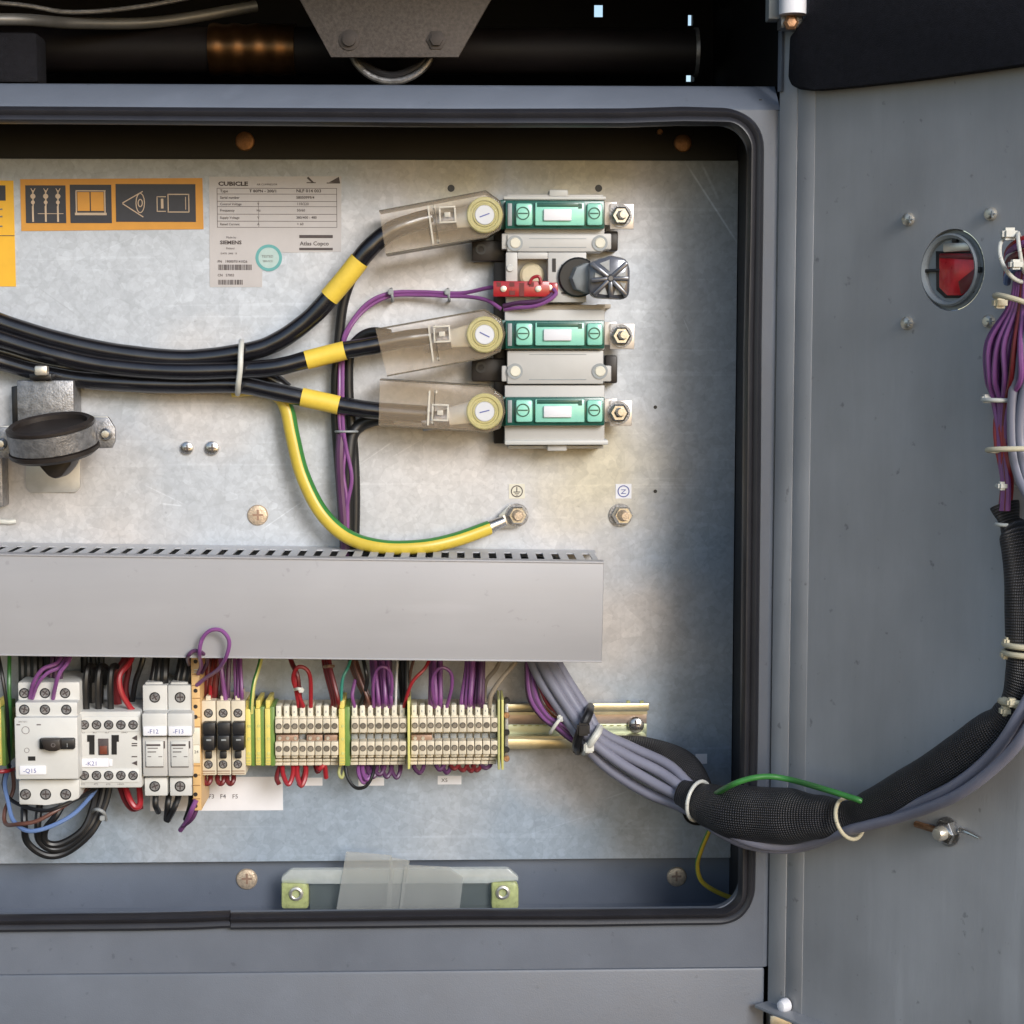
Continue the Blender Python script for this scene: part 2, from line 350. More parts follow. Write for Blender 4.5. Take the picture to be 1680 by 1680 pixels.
def txt(s, x, y, h, c, m, parent, fr=PL, rot=0, squeeze=1., name='lettering', bold=0.):
    cu = bpy.data.curves.new('t', 'FONT'); cu.body = s; cu.size = 1; cu.offset = bold; cu.resolution_u = 2
    o = bpy.data.objects.new('t', cu); me = bpy.data.meshes.new_from_object(o); bpy.data.objects.remove(o)
    k = fr.k(x, y, c)*h/.70; a, b = fr.uv(x, y, c); ca, sa = math.cos(rot), math.sin(rot)
    og = fr.w(a, b, c)
    for v in me.vertices:
        px, py = v.co.x*k*squeeze, v.co.y*k; v.co = fr.w(a+px*ca-py*sa, b+px*sa+py*ca, c)-og
    me.materials.append(m); return link(name, me, og, parent)

def screw(x, y, r, c, m, label, name='screw', h=5, fr=PL, slot='cross', group=None, dm=None):
    t = thing(name, label, 'screw', fr.P(x, y, c), group)
    MB(fr).lathe(x, y, c, [(0, 0), (r, 0), (r, h*.35), (r*.9, h*.75), (r*.6, h), (0, h*1.05)]).done('screw_head', m, t)
    b = MB(fr); d = M_INK if dm is None else dm
    if slot == 'cross': b.box(x-r*.5, y-r*.1, x+r*.5, y+r*.1, c+h*.8, c+h*1.12); b.box(x-r*.1, y-r*.5, x+r*.1, y+r*.5, c+h*.8, c+h*1.15)
    elif slot == 'hex': b.cyl(x, y, r*.42, c+h*.7, c+h*1.15, 6, .2)
    else: b.box(x-r*.6, y-r*.1, x+r*.6, y+r*.1, c+h*.8, c+h*1.12)
    b.done('drive_slot', d, t); return t
def wire(pts, r, m, label, group=None, name='wire', cat='wire', n=8, mm=7, stripe=None, fr=PL, **kw):
    q = [p if isinstance(p, Vector) else P(*p) for p in pts]
    return MB().tube(q, r, n, mm, stripe=stripe, **kw).done(name, m if isinstance(m, (list, tuple)) else [m], None, label, cat, group)
# ================================================================ LARGE STRUCTURE
def rr_path(a0, b0, a1, b1, r, n=8):
    """rounded rectangle in local units, anticlockwise from bottom-right corner"""
    pts = []
    for cx, cy, t0 in ((a1-r, b0+r, -90), (a1-r, b1-r, 0), (a0+r, b1-r, 90), (a0+r, b0+r, 180)):
        for i in range(n+1):
            a = math.radians(t0+90*i/n); pts.append((cx+r*math.cos(a), cy+r*math.sin(a)))
    return pts
cab = thing('cabinet', 'grey blue painted steel cabinet housing with rounded door opening', 'cabinet', P(600, 1500, DF))
b = MB(); bm = b.bm
inner = rr_path(PL.uv(-620, 840, DF)[0], PL.uv(840, 1494, DF)[1], PL.uv(1221, 840, DF)[0], PL.uv(840, 204, DF)[1], 46)
def ring_at(scale_pts, c): return [bm.verts.new(PL.w(a, bb, c)) for a, bb in scale_pts]
ox0, ox1 = PL.uv(-700, 840, DF)[0], PL.uv(1262, 840, DF)[0]; oy0, oy1 = PL.uv(840, 1590, DF)[1], PL.uv(840, 179, DF)[1]
outer = []
for i, (a, bb) in enumerate(inner):
    k_, j = divmod(i, 9); hx, hy = (ox1, ox1, ox0, ox0)[k_], (oy0, oy1, oy1, oy0)[k_]
    first = j < 4; vert = (k_ % 2 == 0) == first      # which outer side this vertex meets
    outer.append((hx, hy) if j == 4 else ((a, hy) if vert else (hx, bb)))
O = ring_at(outer, DF); I = ring_at(inner, DF); I2 = ring_at(inner, DF-14)
for i in range(len(I)):
    j = (i+1) % len(I); b._face([O[i], O[j], I[j], I[i]]); b._face([I[i], I[j], I2[j], I2[i]])
b.done('front_frame', M_PAINT, cab)
# sloping rain ledge above the opening (its face tips up to the sky), top return
a0, a1 = ox0, ox1; b1 = oy1
yt = PL.uv(840, 140, DF-48)[1]
b = MB()
prof = [(DF, b1), (DF-3, b1+6), (DF-43, yt-4), (DF-50, yt), (DF-80, yt+1), (DF-80, yt-4), (DF-53, yt-6), (DF-10, b1-2)]
L0 = [b.bm.verts.new(PL.w(a0, y, c)) for c, y in prof]; L1 = [b.bm.verts.new(PL.w(a1+8, y, c)) for c, y in prof]
for i in range(len(prof)):
    j = (i+1) % len(prof); b._face([L0[i], L0[j], L1[j], L1[i]])
b._face(L0); b._face(L1[::-1]); b.done('rain_ledge', M_PAINT, cab)
# right edge rolled back into the hinge gap
b = MB(); pr = [(ox1, DF)]+[(ox1+9*math.sin(t), DF-9+9*math.cos(t)) for t in (math.radians(a) for a in (20, 45, 70, 90))]+[(ox1+9, 40), (ox1, 40)]
for y0_, y1_ in ((oy0, b1),):
    A = [b.bm.verts.new(PL.w(a, y0_, c)) for a, c in pr]; B_ = [b.bm.verts.new(PL.w(a, y1_, c)) for a, c in pr]
    for i in range(len(pr)): j = (i+1) % len(pr); b._face([A[i], A[j], B_[j], B_[i]])
    b._face(A); b._face(B_[::-1])
b.done('frame_edge', M_PAINT, cab)
# box behind the opening
xw = PL.uv(1206, 840, 0)[0]; xl = PL.uv(-690, 840, 0)[0]; yb = PL.uv(840, 1512, -20)[1]; ytp = PL.uv(840, 200, -20)[1]
MB().lbox(xw, yb-40, xw+4, ytp+10, -24, DF-16).done('side_wall', M_SHADEIN, cab); MB().lbox(xl-4, yb-40, xl, ytp+10, -24, DF-16).done('side_wall', M_PAINT, cab)  # right wall coloured near-black for its shade, left keeps the paint
MB().lbox(xl, ytp+2, xw, ytp+6, -24, DF-16).done('ceiling_panel', M_SHADEIN, cab)  # ceiling shade put into the colour
b = MB(); fl = [(-24, yb+30), (-20, yb+30), (-8, yb+10), (10, yb+2), (DF-16, yb-22), (DF-16, yb-26), (8, yb-3), (-24, yb-3)]
A = [b.bm.verts.new(PL.w(xl, y, c)) for c, y in fl]; B_ = [b.bm.verts.new(PL.w(xw, y, c)) for c, y in fl]
for i in range(len(fl)): j = (i+1) % len(fl); b._face([A[i], A[j], B_[j], B_[i]])
b.done('floor_panel', M_PAINT, cab, sharp=60)
MB().lbox(xl, yb, xw, PL.uv(840, 700, -20)[1], -26, -20).done('back_wall', M_PAINT, cab)
MB().lbox(xl, PL.uv(840, 699, -20)[1], xw, ytp+2, -26, -20).done('upper_back_wall', M_SHADEIN, cab, label='upper back wall of the cabinet, its shade painted black')  # shadow on the top band painted as a dark wall
# rubber seal swept around the opening
sp = [(x_*.86, h_) for x_, h_ in [(-15, 0), (-14, 8), (-9, 13), (-3, 12), (0, 8), (3, 10), (8, 11), (13, 8), (16, 3), (17, 0), (0, -6)]]
def seal(path, closed, name, lab=None):
    b = MB(); rings = []; n = len(path)
    for i in range(n):
        p = Vector(path[i]); t = (Vector(path[min(i+1, n-1)])-Vector(path[max(i-1, 0)])).normalized(); nn = Vector((t.y, -t.x))
        wob = 1+.05*math.sin(i*.9)
        rings.append([b.bm.verts.new(PL.w(p.x+nn.x*s_*wob, p.y+nn.y*s_*wob, DF+1+h*1.25)) for s_, h in sp])
    for i in range(n-1):
        for j in range(len(sp)): k_ = (j+1) % len(sp); b._face([rings[i][j], rings[i][k_], rings[i+1][k_], rings[i+1][j]])
    b._face(rings[0]); b._face(rings[-1][::-1]); return b.done(name, M_SEAL, cab, lab, sharp=50)
def arc(cx, cy, r, a0, a1, n=9, c=DF+8): return [PL.uv(cx+r*math.cos(math.radians(a0+(a1-a0)*i/n)), cy-r*math.sin(math.radians(a0+(a1-a0)*i/n)), c) for i in range(n+1)]
sa, sb0, sb1 = PL.uv(1238, 400, DF+8)[0], PL.uv(840, 1508, DF+8)[1], PL.uv(840, 193, DF+8)[1]
def larc(cx, cy, r, t0, t1, n=9): return [(cx+r*math.cos(math.radians(t0+(t1-t0)*i/n)), cy+r*math.sin(math.radians(t0+(t1-t0)*i/n))) for i in range(n+1)]
xj = PL.uv(379, 1508, DF+8)[0]
line = [(xj, sb0), (xj+200, sb0+.5), (0, sb0+1), (200, sb0-.5), (320, sb0)]+larc(sa-44, sb0+44, 44, -90, 0)+[(sa+1, sb0+300), (sa, -200), (sa-1, 0), (sa, 150)]+larc(sa-48, sb1-46, 48, 0, 90)+[(sa-110, sb1+3), (250, sb1), (0, sb1-1), (-300, sb1), (-600, sb1+1), (-1250, sb1+2)]
seal(line, False, 'rubber_seal'); seal([(-1250, sb0-1), (-500, sb0), (xj-60, sb0+1), (xj-1, sb0+3)], False, 'rubber_seal')
# lower service panel
MB().box(-700, 1597, 1251, 2100, 60, DF+3, 5).done('lower_panel', M_PAINT, cab, 'grey blue service panel below the open cabinet')
# dark body of the machine round and behind the cabinet
xr = ox1+12
b = MB(); L_ = PL.uv(-900, 0, 0)[0]
b.lbox(L_, oy0-260, xr+150, oy0-16, -300, 50); b.lbox(xr, oy0-260, xr+10, 700, -900, DF-25); b.lbox(L_-10, oy0-260, L_, b1+900, -900, 150); b.lbox(L_, 700, xr, 712, -900, 300)  # last slab: unseen roof, reaching forward to shade the bay
b.lbox(xw+8, oy0, xr, b1+30, -300, 30)
b.done('machine_body', M_MACH, None, 'black inner walls of the machine around the cabinet, with added shading roof', 'machine body', kind='structure')
# rear grille with gaps through which daylight shows
gb = MB(); GC = -560
def gpx(x, y): return PL.uv(x, y, GC)
holes = [((975, 5), (989, 28)), ((1129, 24), (1137, 42)), ((1126, 119), (1139, 134))]
x0_, x9_ = L_, xr; yA, yB = gpx(840, 260)[1], b1+880
hs = sorted([(gpx(*h[0])[0], gpx(*h[1])[0], gpx(*h[1])[1], gpx(*h[0])[1]) for h in holes])
# columns
cols = [(x0_, hs[0][0], []), (hs[0][0], hs[0][1], [hs[0]])]
lo = min(hs[1][0], hs[2][0]); hi_ = max(hs[1][1], hs[2][1])
cols += [(hs[0][1], lo, []), (lo, hi_, [hs[1], hs[2]]), (hi_, x9_, [])]
for c0, c1, hh in cols:
    y = yA
    for h in sorted(hh, key=lambda q: q[2]):
        gb.lbox(c0, y, c1, h[2], GC-6, GC)
        if h[0]-c0 > .5: gb.lbox(c0, h[2], h[0], h[3], GC-6, GC)
        if c1-h[1] > .5: gb.lbox(h[1], h[2], c1, h[3], GC-6, GC)
        y = h[3]
    gb.lbox(c0, y, c1, yB, GC-6, GC)
gb.done('rear_grille', M_MACH, None, 'black rear wall above the cabinet with small gaps letting daylight through', 'grille')
# mounting plate
pl = thing('mounting_plate', 'galvanised steel mounting plate with mottled zinc spangle inside the cabinet', 'mounting plate', P(600, 840, 0))
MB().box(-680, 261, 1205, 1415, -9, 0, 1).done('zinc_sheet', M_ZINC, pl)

# ---------------------------------------------------------------- door
bdoor = DR.uv(1275, 1650, 0)[1]; tdoor = DR.uv(1290, -120, 0)[1]
HX, HY = DR.uv(1562, 443, 0); HR = 56.0
b = MB(DR); bm = b.bm; A0 = 19; A1 = 980; n = 48
circ = [(HX+HR*math.cos(2*math.pi*i/n), HY+HR*math.sin(2*math.pi*i/n)) for i in range(n)]
sq = 110; sqp = []
for i in range(n):
    ca, sa = math.cos(2*math.pi*i/n), math.sin(2*math.pi*i/n); m_ = max(abs(ca), abs(sa)); sqp.append((HX+sq*ca/m_, HY+sq*sa/m_))
for cc, flip in ((0, 0), (-5, 1)):
    V1 = [bm.verts.new(DR.w(a, q, cc)) for a, q in circ]; V2 = [bm.verts.new(DR.w(a, q, cc)) for a, q in sqp]
    for i in range(n): j = (i+1) % n; b._face([V1[i], V2[i], V2[j], V1[j]])
    for (p0, q0, p1, q1) in ((A0, bdoor, A1, HY-sq), (A0, HY+sq, A1, tdoor), (A0, HY-sq, HX-sq, HY+sq), (HX+sq, HY-sq, A1, HY+sq)):
        b._face([bm.verts.new(DR.w(*t, cc)) for t in ((p0, q0), (p1, q0), (p1, q1), (p0, q1))])
V1 = [bm.verts.new(DR.w(a, q, 0)) for a, q in circ]; V2 = [bm.verts.new(DR.w(a, q, -34)) for a, q in circ]
for i in range(n): j = (i+1) % n; b._face([V1[i], V1[j], V2[j], V2[i]])
b.lbox(A1, bdoor, A1+4, tdoor, -40, 0)
door = b.done('door', M_DOORP, cab, 'open grey painted door on the right with a round hole')
b = MB(DR)   # folded hinge-side margin: flat strip, shallow bend
b.lbox(0, bdoor, 38, tdoor, -7, 1.8, 1.6)
b.prism([(38.4, bdoor), (74, bdoor), (74, tdoor), (38.4, tdoor)], -3, .8, .7)
b.done('hinge_margin', M_DOORP, door)
b = MB(DR); b.lbox(0, bdoor-3, A1, bdoor+2.5, -10, 30, 1.5); b.done('bottom_flange', M_DOORP, door)
# foam pad on upper door
fp = [(1331, -60), (1330, 22), (1316, 44), (1294, 58), (1291, 128), (1297, 141), (1310, 147), (1335, 147), (1400, 141), (1500, 130), (1600, 116), (1690, 103), (1800, 88), (1800, -60)]
MB(DR).poly(fp, 3.5, 26, 5).done('foam_pad', M_FOAM, door, 'black acoustic foam pad on the top of the door')
def dcyl(x, y, r, c0, c1, **k_): return MB(DR).cyl(x, y, r, c0, c1, **k_)
# round socket in the door
sk = thing('round_socket', 'round grey socket with red inside, set in a hole in the door', 'socket', DR.P(1562, 443, 0))
MB(DR).lathe(1563, 443, -12, [(0, 0), (66, 0), (66, 3), (0, 3)], 40).done('back_disc', M_GLUE, sk)
MB(DR).lathe(1562, 443, -9, [(60, 0), (60, 7), (57, 9), (52, 6), (51, 0)], 40).done('bezel_ring', M_GLUE, sk)
MB(DR).poly([(1535, 412), (1600, 412), (1604, 430), (1604, 462), (1597, 480), (1580, 489), (1550, 489), (1536, 476)], -9, -7.5, .4).done('dark_surround', M_BLK, sk)
MB(DR).poly([(1540, 416), (1597, 416), (1600, 460), (1592, 477), (1576, 485), (1553, 485), (1540, 472)], -7.5, -3, 2).done('red_block', M_REDG, sk)
MB(DR).poly([(1572, 462), (1599, 440), (1599, 462), (1591, 476), (1576, 483)], -4, -2.2, .5).poly([(1541, 417), (1596, 417), (1596, 426), (1541, 423)], -4, -2, .5).done('dark_facet', M_DRED, sk)
MB(DR).box(1546, 398, 1590, 413, -9, -1, 2.5).done('top_bar', M_LUG, sk)
b = MB(DR); b.box(1517, 441, 1542, 446, -8, -3, 1); b.box(1561, 384, 1569, 398, -8, -3, 1); b.box(1599, 438, 1608, 447, -8, -3, 1); b.done('retaining_clip', M_BLK, sk)
for x, y, w_ in ((1492, 360, 'upper left of the round socket'), (1627, 351, 'upper right of the round socket'), (1490, 530, 'lower left of the round socket'), (1624, 527, 'lower right of the round socket, partly hidden')):
    screw(x, y, 11, 0, M_LUG, 'small steel screw on the door, '+w_, 'door_screw', 9, DR, 'cross', 'screws around the round socket', M_GLUE)
# earth bolt low on the door
eb = thing('earth_bolt', 'steel nut and bolt on the lower door just under the grey cables', 'bolt', DR.P(1556, 1364, 0))
MB(DR).lathe(1556, 1364, 0, [(0, 0), (24, 0), (24, 3), (0, 3)], 28).done('washer', M_STEELD, eb)
MB(DR).lathe(1556, 1364, 3, [(0, 0), (20, 0), (20, 10), (16, 14), (12, 15), (9, 26), (0, 26)], 6).done('nut', M_STEEL, eb)
MB(DR).lathe(1549, 1366, 14, [(0, 0), (12, 0), (12, 12), (9, 16), (0, 17)], 20).done('stud', M_LUG, eb)
MB().tube([DR.P(1575, 1362, 6), DR.P(1588, 1366, 8), DR.P(1606, 1375, 5)], 4, 8, 6, rf=lambda t: 1-.6*t).done('wire_tail', M_STEEL, eb)
MB().tube([DR.P(1503, 1352, 5), DR.P(1520, 1357, 8), DR.P(1536, 1362, 7)], 5, 8, 6).done('cable_lug', M_RUST, eb)
# door bottom hinge bits
pb = thing('plug', 'small white plastic plug at the bottom hinge corner of the door', 'plug', DR.P(1291, 1648, 3))
MB(DR).lathe(1291, 1648, 3, [(0, 0), (11, 0), (11, 8), (8, 14), (0, 17)], 20).done('plug_cap', M_PAPER, pb)
MB().box(1263, 1666, 1300, 1700, DF-30, DF+6, 3).done('hinge', M_LUG, cab)
# upper hinge
def vcyl(b, x0, x1, y0, y1, c, rad_c=None, n=24):
    a0, a1 = PL.uv(x0, y1, c)[0], PL.uv(x1, y1, c)[0]; r = (a1-a0)/2; t0 = PL.uv(x0, y0, c)[1]; t1 = PL.uv(x0, y1, c)[1]
    q = [PL.w((a0+a1)/2, t1, c), PL.w((a0+a1)/2, t0, c)]; b.tube(q, r, n, 1)
b = MB(); vcyl(b, 1278, 1323, -90, 24, DF+70); uh = b.done('hinge', M_PAPER, cab, 'white hinge barrel at the top of the door')
MB().box(1262, -90, 1281, 31, DF+20, DF+50, 1.5).done('hinge_leaf', M_GLUE, uh)
MB().lathe(1297, 38, DF+60, [(0, 0), (13, 0), (13, 6), (8, 10), (0, 11)], 6).done('nut', M_RUST, uh)
MB().box(1281, 25, 1318, 46, DF+30, DF+60, 3).done('bracket_end', M_STEELD, uh)
MB(DR).box(1276, 46, 1282, 150, 3, 8, .6).done('door_edge', M_PAINT, door)

# ---------------------------------------------------------------- things in the dark bay above
b = MB(); q = [P(-200, 80, -300), P(400, 82, -300), P(800, 84, -300), P(1142, 86, -300)]
hp = thing('hose', 'black hose with brass coupling running across the dark bay above the cabinet', 'hose', P(600, 83, -300))
MB().tube(q, 40, 28, 4).done('hose_tube', mat('hose_black', (.008, .006, .007), .6, 0, .4, 30, spec=.3), hp)
MB().tube([P(345, 81, -300), P(485, 82, -300)], 44, 32, 30, rf=lambda t: 1+.03*math.sin(t*26)).done('coupling', mat('coupling_brass', (.12, .06, .025), .35, .9, .2, 60), hp)
MB().tube([P(1138, 86, -300), P(1144, 86, -300)], 43, 32, 1).done('end_flange', M_STEELD, hp)
hb = thing('hanging_bracket', 'speckled trapezoid steel bracket hanging above the cabinet', 'bracket', P(650, 40, -120))
MB().poly([(470, -40), (828, -40), (752, 94), (543, 94)], -128, -120, 1.5).done('bracket_plate', M_BRACKET, hb)
for x in (573, 716):
    MB().lathe(x, 66, -120, [(0, 0), (17, 0), (17, 3), (11, 3.5), (11, 10), (0, 11)], 6 if x > 600 else 20).done('bolt', mat('dark_bolt', (.055, .045, .042), .5, .3, .3, 300), hb)
rg = thing('pipe_clamp_ring', 'grey metal clamp ring under the hanging bracket, just above the cabinet', 'clamp', P(643, 70, -170))
MB().tube([P(643+72*math.cos(math.radians(a)), 62+72*math.sin(math.radians(a)), -170) for a in range(0, 181, 12)], 6, 10, 3).done('ring_band', M_STEELD, rg)
MB().tube([P(575, 80, -176), P(600, 108, -176), (P(643, 124, -176)), P(686, 108, -176), P(711, 80, -176)], 7, 10, 5).done('rubber_liner', M_SEAL, rg)
MB().tube([P(-300, 42, -60), P(0, 32, -90), P(120, 38, -180), P(260, 36, -260), P(420, 10, -330)], 10, 14, 6).done('pipe', mat('pipe_dull', (.20, .20, .20), .45, .5, .2, 60), None, 'slim bright metal pipe at the top left, fading into the dark bay', 'pipe')
MB().tube([P(-300, -2, -120), P(0, 5, -120), P(120, 20, -160), P(260, 6, -200), P(420, -30, -280)], 4, 10, 6).done('pipe', M_STEELD, None, 'thin dull rod above the bright pipe at the top left corner', 'pipe')
MB().box(-60, 52, 62, 136, -140, -80, 8).done('insulation_block', M_FOAM, None, 'dark fibrous block in the bay at the far top left', 'insulation')
# ================================================================ PLATE FURNITURE
FLAT_SCREWS = [(402, 232, 16, -20, M_RUST, 'rusty round screw on the strip painted dark for shade above the galvanised plate, upper middle'),
 (1120, 235, 15, -20, M_RUST, 'dark rusty screw in the shaded upper right corner of the cabinet'),
 (405, 1442, 17, -20, M_BRASS, 'pale brass screw on the painted strip below the plate, left of the clear bracket'),
 (1110, 1438, 16, -20, M_BRASS, 'brass screw on the painted strip below the plate, near the yellow wire at the right'),
 (423, 845, 17, 0, M_BRASS, 'copper coloured screw on the plate left of the green-yellow cable, above the trunking')]
for x, y, r, c, m, l in FLAT_SCREWS: screw(x, y, r, c, m, l, h=5, slot='cross', group=None, dm=M_JUMP if m is M_BRASS else m)
screw(307, 735, 11, 0, M_STEEL, 'small pan head screw on the plate, left one of a pair under the black cables', h=8, group='pair of small screws on the plate', dm=M_INK)
screw(348, 735, 12, 0, M_STEEL, 'small pan head screw on the plate, right one of a pair under the black cables', h=8, group='pair of small screws on the plate', dm=M_INK)
rv = thing('rivet', 'tiny copper rivet beside the dark screw in the upper right corner', 'rivet', P(1082, 217, -20)); MB().cyl(1082, 217, 5, -20, -12, 10).done('rivet_head', M_RUST, rv)
for x, y, r, l in ((740, 309, 6, 'small dark drilled hole above the topmost clear cable cover'), (982, 309, 6, 'small dark drilled hole above the topmost teal fuse'),
    (1075, 668, 3, 'tiny dark hole right of the lowest fuse terminal'), (1075, 806, 3, 'tiny dark hole right of the N label')):
    MB().cyl(x, y, r, -1, .4, 14, .1).done('drilled_hole', M_BLK, None, l, 'hole', 'drilled holes in the plate')

# ---- stickers
st = thing('pictogram_sticker', 'orange sticker with three dark warning pictograms at the top left of the plate', 'sticker', P(183, 335, 0))
MB().poly([(33, 294), (332, 292), (334, 376), (35, 379)], 0, .9).done('backing', M_ORANGE, st)
b = MB()
for q in ((42, 304, 108, 366), (115, 303, 183, 366), (190, 302, 321, 364)): b.box(*q, .9, 1.5)
b.done('dark_panels', M_PICTO, st)
b = MB()
for i, x in enumerate((54, 75, 95)):
    b.box(x-1.4, 338, x+1.4, 364, 1.5, 2.1); b.cyl(x, 322, 4.2, 1.5, 2.1, 12, .1); b.cyl(x, 332, 3.2, 1.5, 2.1, 12, .1); b.box(x-1, 312, x+1, 338, 1.5, 2.0)
    b.poly([(x-4, 309), (x-2.8, 309), (x+.4, 316), (x-.8, 316)], 1.5, 2.05); b.poly([(x+4, 309), (x+2.8, 309), (x-.4, 316), (x+.8, 316)], 1.5, 2.0)
b.box(62, 350, 104, 351, 1.5, 2.0)
b.done('switch_symbol', M_PICTOL, st); b = MB()
def seg(b, x0, y0, x1, y1, w_, c0=1.5, c1=2.1):
    d = Vector((x1-x0, y1-y0)); nn = Vector((-d.y, d.x)).normalized()*w_/2
    b.poly([(x0+nn.x, y0+nn.y), (x1+nn.x, y1+nn.y), (x1-nn.x, y1-nn.y), (x0-nn.x, y0-nn.y)], c0, c1)
seg(b, 201, 333, 234, 314, 1.6); seg(b, 201, 334, 235, 356, 1.6, 1.5, 2.0)
def oval(b, cx, cy, rx, ry, w_, n=14):
    for i in range(n):
        a, c = 2*math.pi*i/n, 2*math.pi*(i+1)/n; seg(b, cx+rx*math.cos(a), cy+ry*math.sin(a), cx+rx*math.cos(c), cy+ry*math.sin(c), w_, 1.5, 2.0+.01*i)
oval(b, 230, 333, 7, 16, 1.4); oval(b, 230, 333, 3.5, 6, 1.6)
b.done('eye_symbol', M_PICTOL, st); b = MB()
for q in ((257, 322, 272, 323.4), (257, 346, 272, 347.4), (257, 322, 258.4, 347), (264, 326, 268, 342), (275, 318, 310, 319.6), (275, 347, 310, 348.6), (275, 318, 276.5, 348), (309, 318, 310.5, 348), (304, 323, 305, 344)): b.box(*q, 1.5, 2.15)
b.done('plug_symbol', M_PICTOL, st)
MB().box(127, 315, 147, 346, 1.5, 2.2).box(149, 315, 170, 346, 1.5, 2.2).done('book_pages', M_ORANGE, st)
b = MB()
for q in ((124, 312, 173, 314), (123, 349, 175, 353)): b.box(*q, 1.5, 2.0)
b.box(124, 314, 126, 349, 1.5, 1.9); b.box(171, 314, 173, 349, 1.5, 1.9)
b.done('book_outline', M_PICTOL, st)
st = thing('yellow_sticker', 'plain yellow sticker cut off by the left edge of the photo', 'sticker', P(0, 380, 0))
MB().box(-90, 296, 24, 470, 0, .9).done('backing', M_YSTICK, st); MB().box(-60, 304, 9, 329, .9, 1.5).box(-60, 386, 24, 387.2, .9, 1.4).done('printed_bar', M_PICTO, st)
b = MB()
for y in (342, 354, 370): b.box(-50, y, 4, y+2.5, .9, 1.4)
b.done('printed_lines', M_INKG, st)

rp = thing('rating_plate', 'pale foil rating plate with printed table, barcodes and brand lettering', 'label', P(450, 380, 0))
MB().poly([(343, 290), (560, 289), (560, 413), (431, 415), (430, 471), (344, 471)], 0, .7).done('foil', M_RATE, rp)
b = MB()
for y in (308.5, 318, 330, 338.5, 351, 362.5, 372.5): b.box(356, y, 553, y+.9, .7, 1.2)
for x in (356, 552): b.box(x, 309, x+.9, 373, .7, 1.1)
for x in (424,): b.box(x, 330, x+.6, 373, .7, 1.0)
b.done('table_rules', M_INKG, rp)
T = [('CUBICLE', 358, 304.5, 6.5, 1.35, .04), ('AIR COMPRESSOR', 421, 304, 3, 1, 0), ('Type', 361, 315.5, 4.6, 1, .01), ('T 80PN - 200/1', 409, 315.5, 4.6, 1.1, .02), ('NLF 014 003', 486, 315.5, 5, 1.1, .02),
 ('Serial number', 361, 326, 4, 1, .015), ('58050999/4', 486, 326, 4.4, 1, .02), ('Control Voltage', 361, 336.5, 3.8, 1, .01), ('V', 422, 336.5, 4, 1, .01), ('110/220', 487, 336.5, 4.2, 1, .01),
 ('Frequency', 361, 347, 4, 1, .01), ('Hz', 421, 347, 4, 1, .01), ('50/60', 487, 347, 4.2, 1, .01), ('Supply Voltage', 361, 358.8, 3.8, 1, .01), ('V', 422, 358.8, 4, 1, .01), ('380/400 - 480', 486, 358.8, 4.2, 1, .01),
 ('Rated Current', 361, 369.5, 3.8, 1, .01), ('A', 422, 369.5, 4, 1, .01), ('+ 60', 487, 369.5, 4.2, 1, .01),
 ('Made by', 371, 391, 3.4, 1, 0), ('SIEMENS', 361, 400.5, 5.8, 1.15, .035), ('Finland', 371, 409, 3.4, 1, 0), ('DATE  2005  15', 362, 417, 2.6, 1.1, .01),
 ('PN   1900070141026', 357, 431, 4.2, .95, .01), ('CN   57003', 357, 453.5, 4.2, .95, .01)]
for s_, x, y, h, sq_, bo in T: txt(s_, x, y, h, 1.25, M_INK, rp, squeeze=sq_, bold=bo)
txt('Atlas Copco', 492, 402.5, 6.5, 1.25, M_INK, rp, squeeze=1.02, bold=.015)
b = MB(); b.box(491, 385.5, 546, 390.5, .7, 1.3); b.box(491, 406.5, 546, 410.5, .7, 1.3)
b.poly([(503, 292), (506, 290), (515, 299), (512, 300)], .7, 1.3); b.box(503, 299, 518, 300.5, .7, 1.2); b.poly([(540, 299), (556, 290), (558, 300)], .7, 1.3); b.box(536, 299.5, 558, 301, .7, 1.15)
b.done('printed_marks', M_INK, rp)
b = MB(); random.seed(3)
for x0_, x1_, y0_, y1_ in ((358, 413, 434, 443), (358, 397, 459, 467)):
    x = x0_
    while x < x1_: w_ = random.choice((.7, 1.1, 1.6)); b.box(x, y0_, x+w_, y1_, .7, 1.2); x += w_+random.choice((.6, 1., 1.3))
b.done('barcode', M_INK, rp)
b = MB(); R_ = []
b.lathe(441, 423, .7, [(17, 0), (17, .5), (22, .5), (22, 0)], 36).done('round_seal_ring', M_TEALINK, rp)
MB().cyl(441, 423, 17, .7, 1.0, 32, .1).done('round_seal_centre', M_TEALPALE, rp)
txt('TESTED', 429, 422.5, 4, 1.4, M_INKG, rp); txt('SERVICE', 431, 430, 3.2, 1.4, M_INKG, rp)

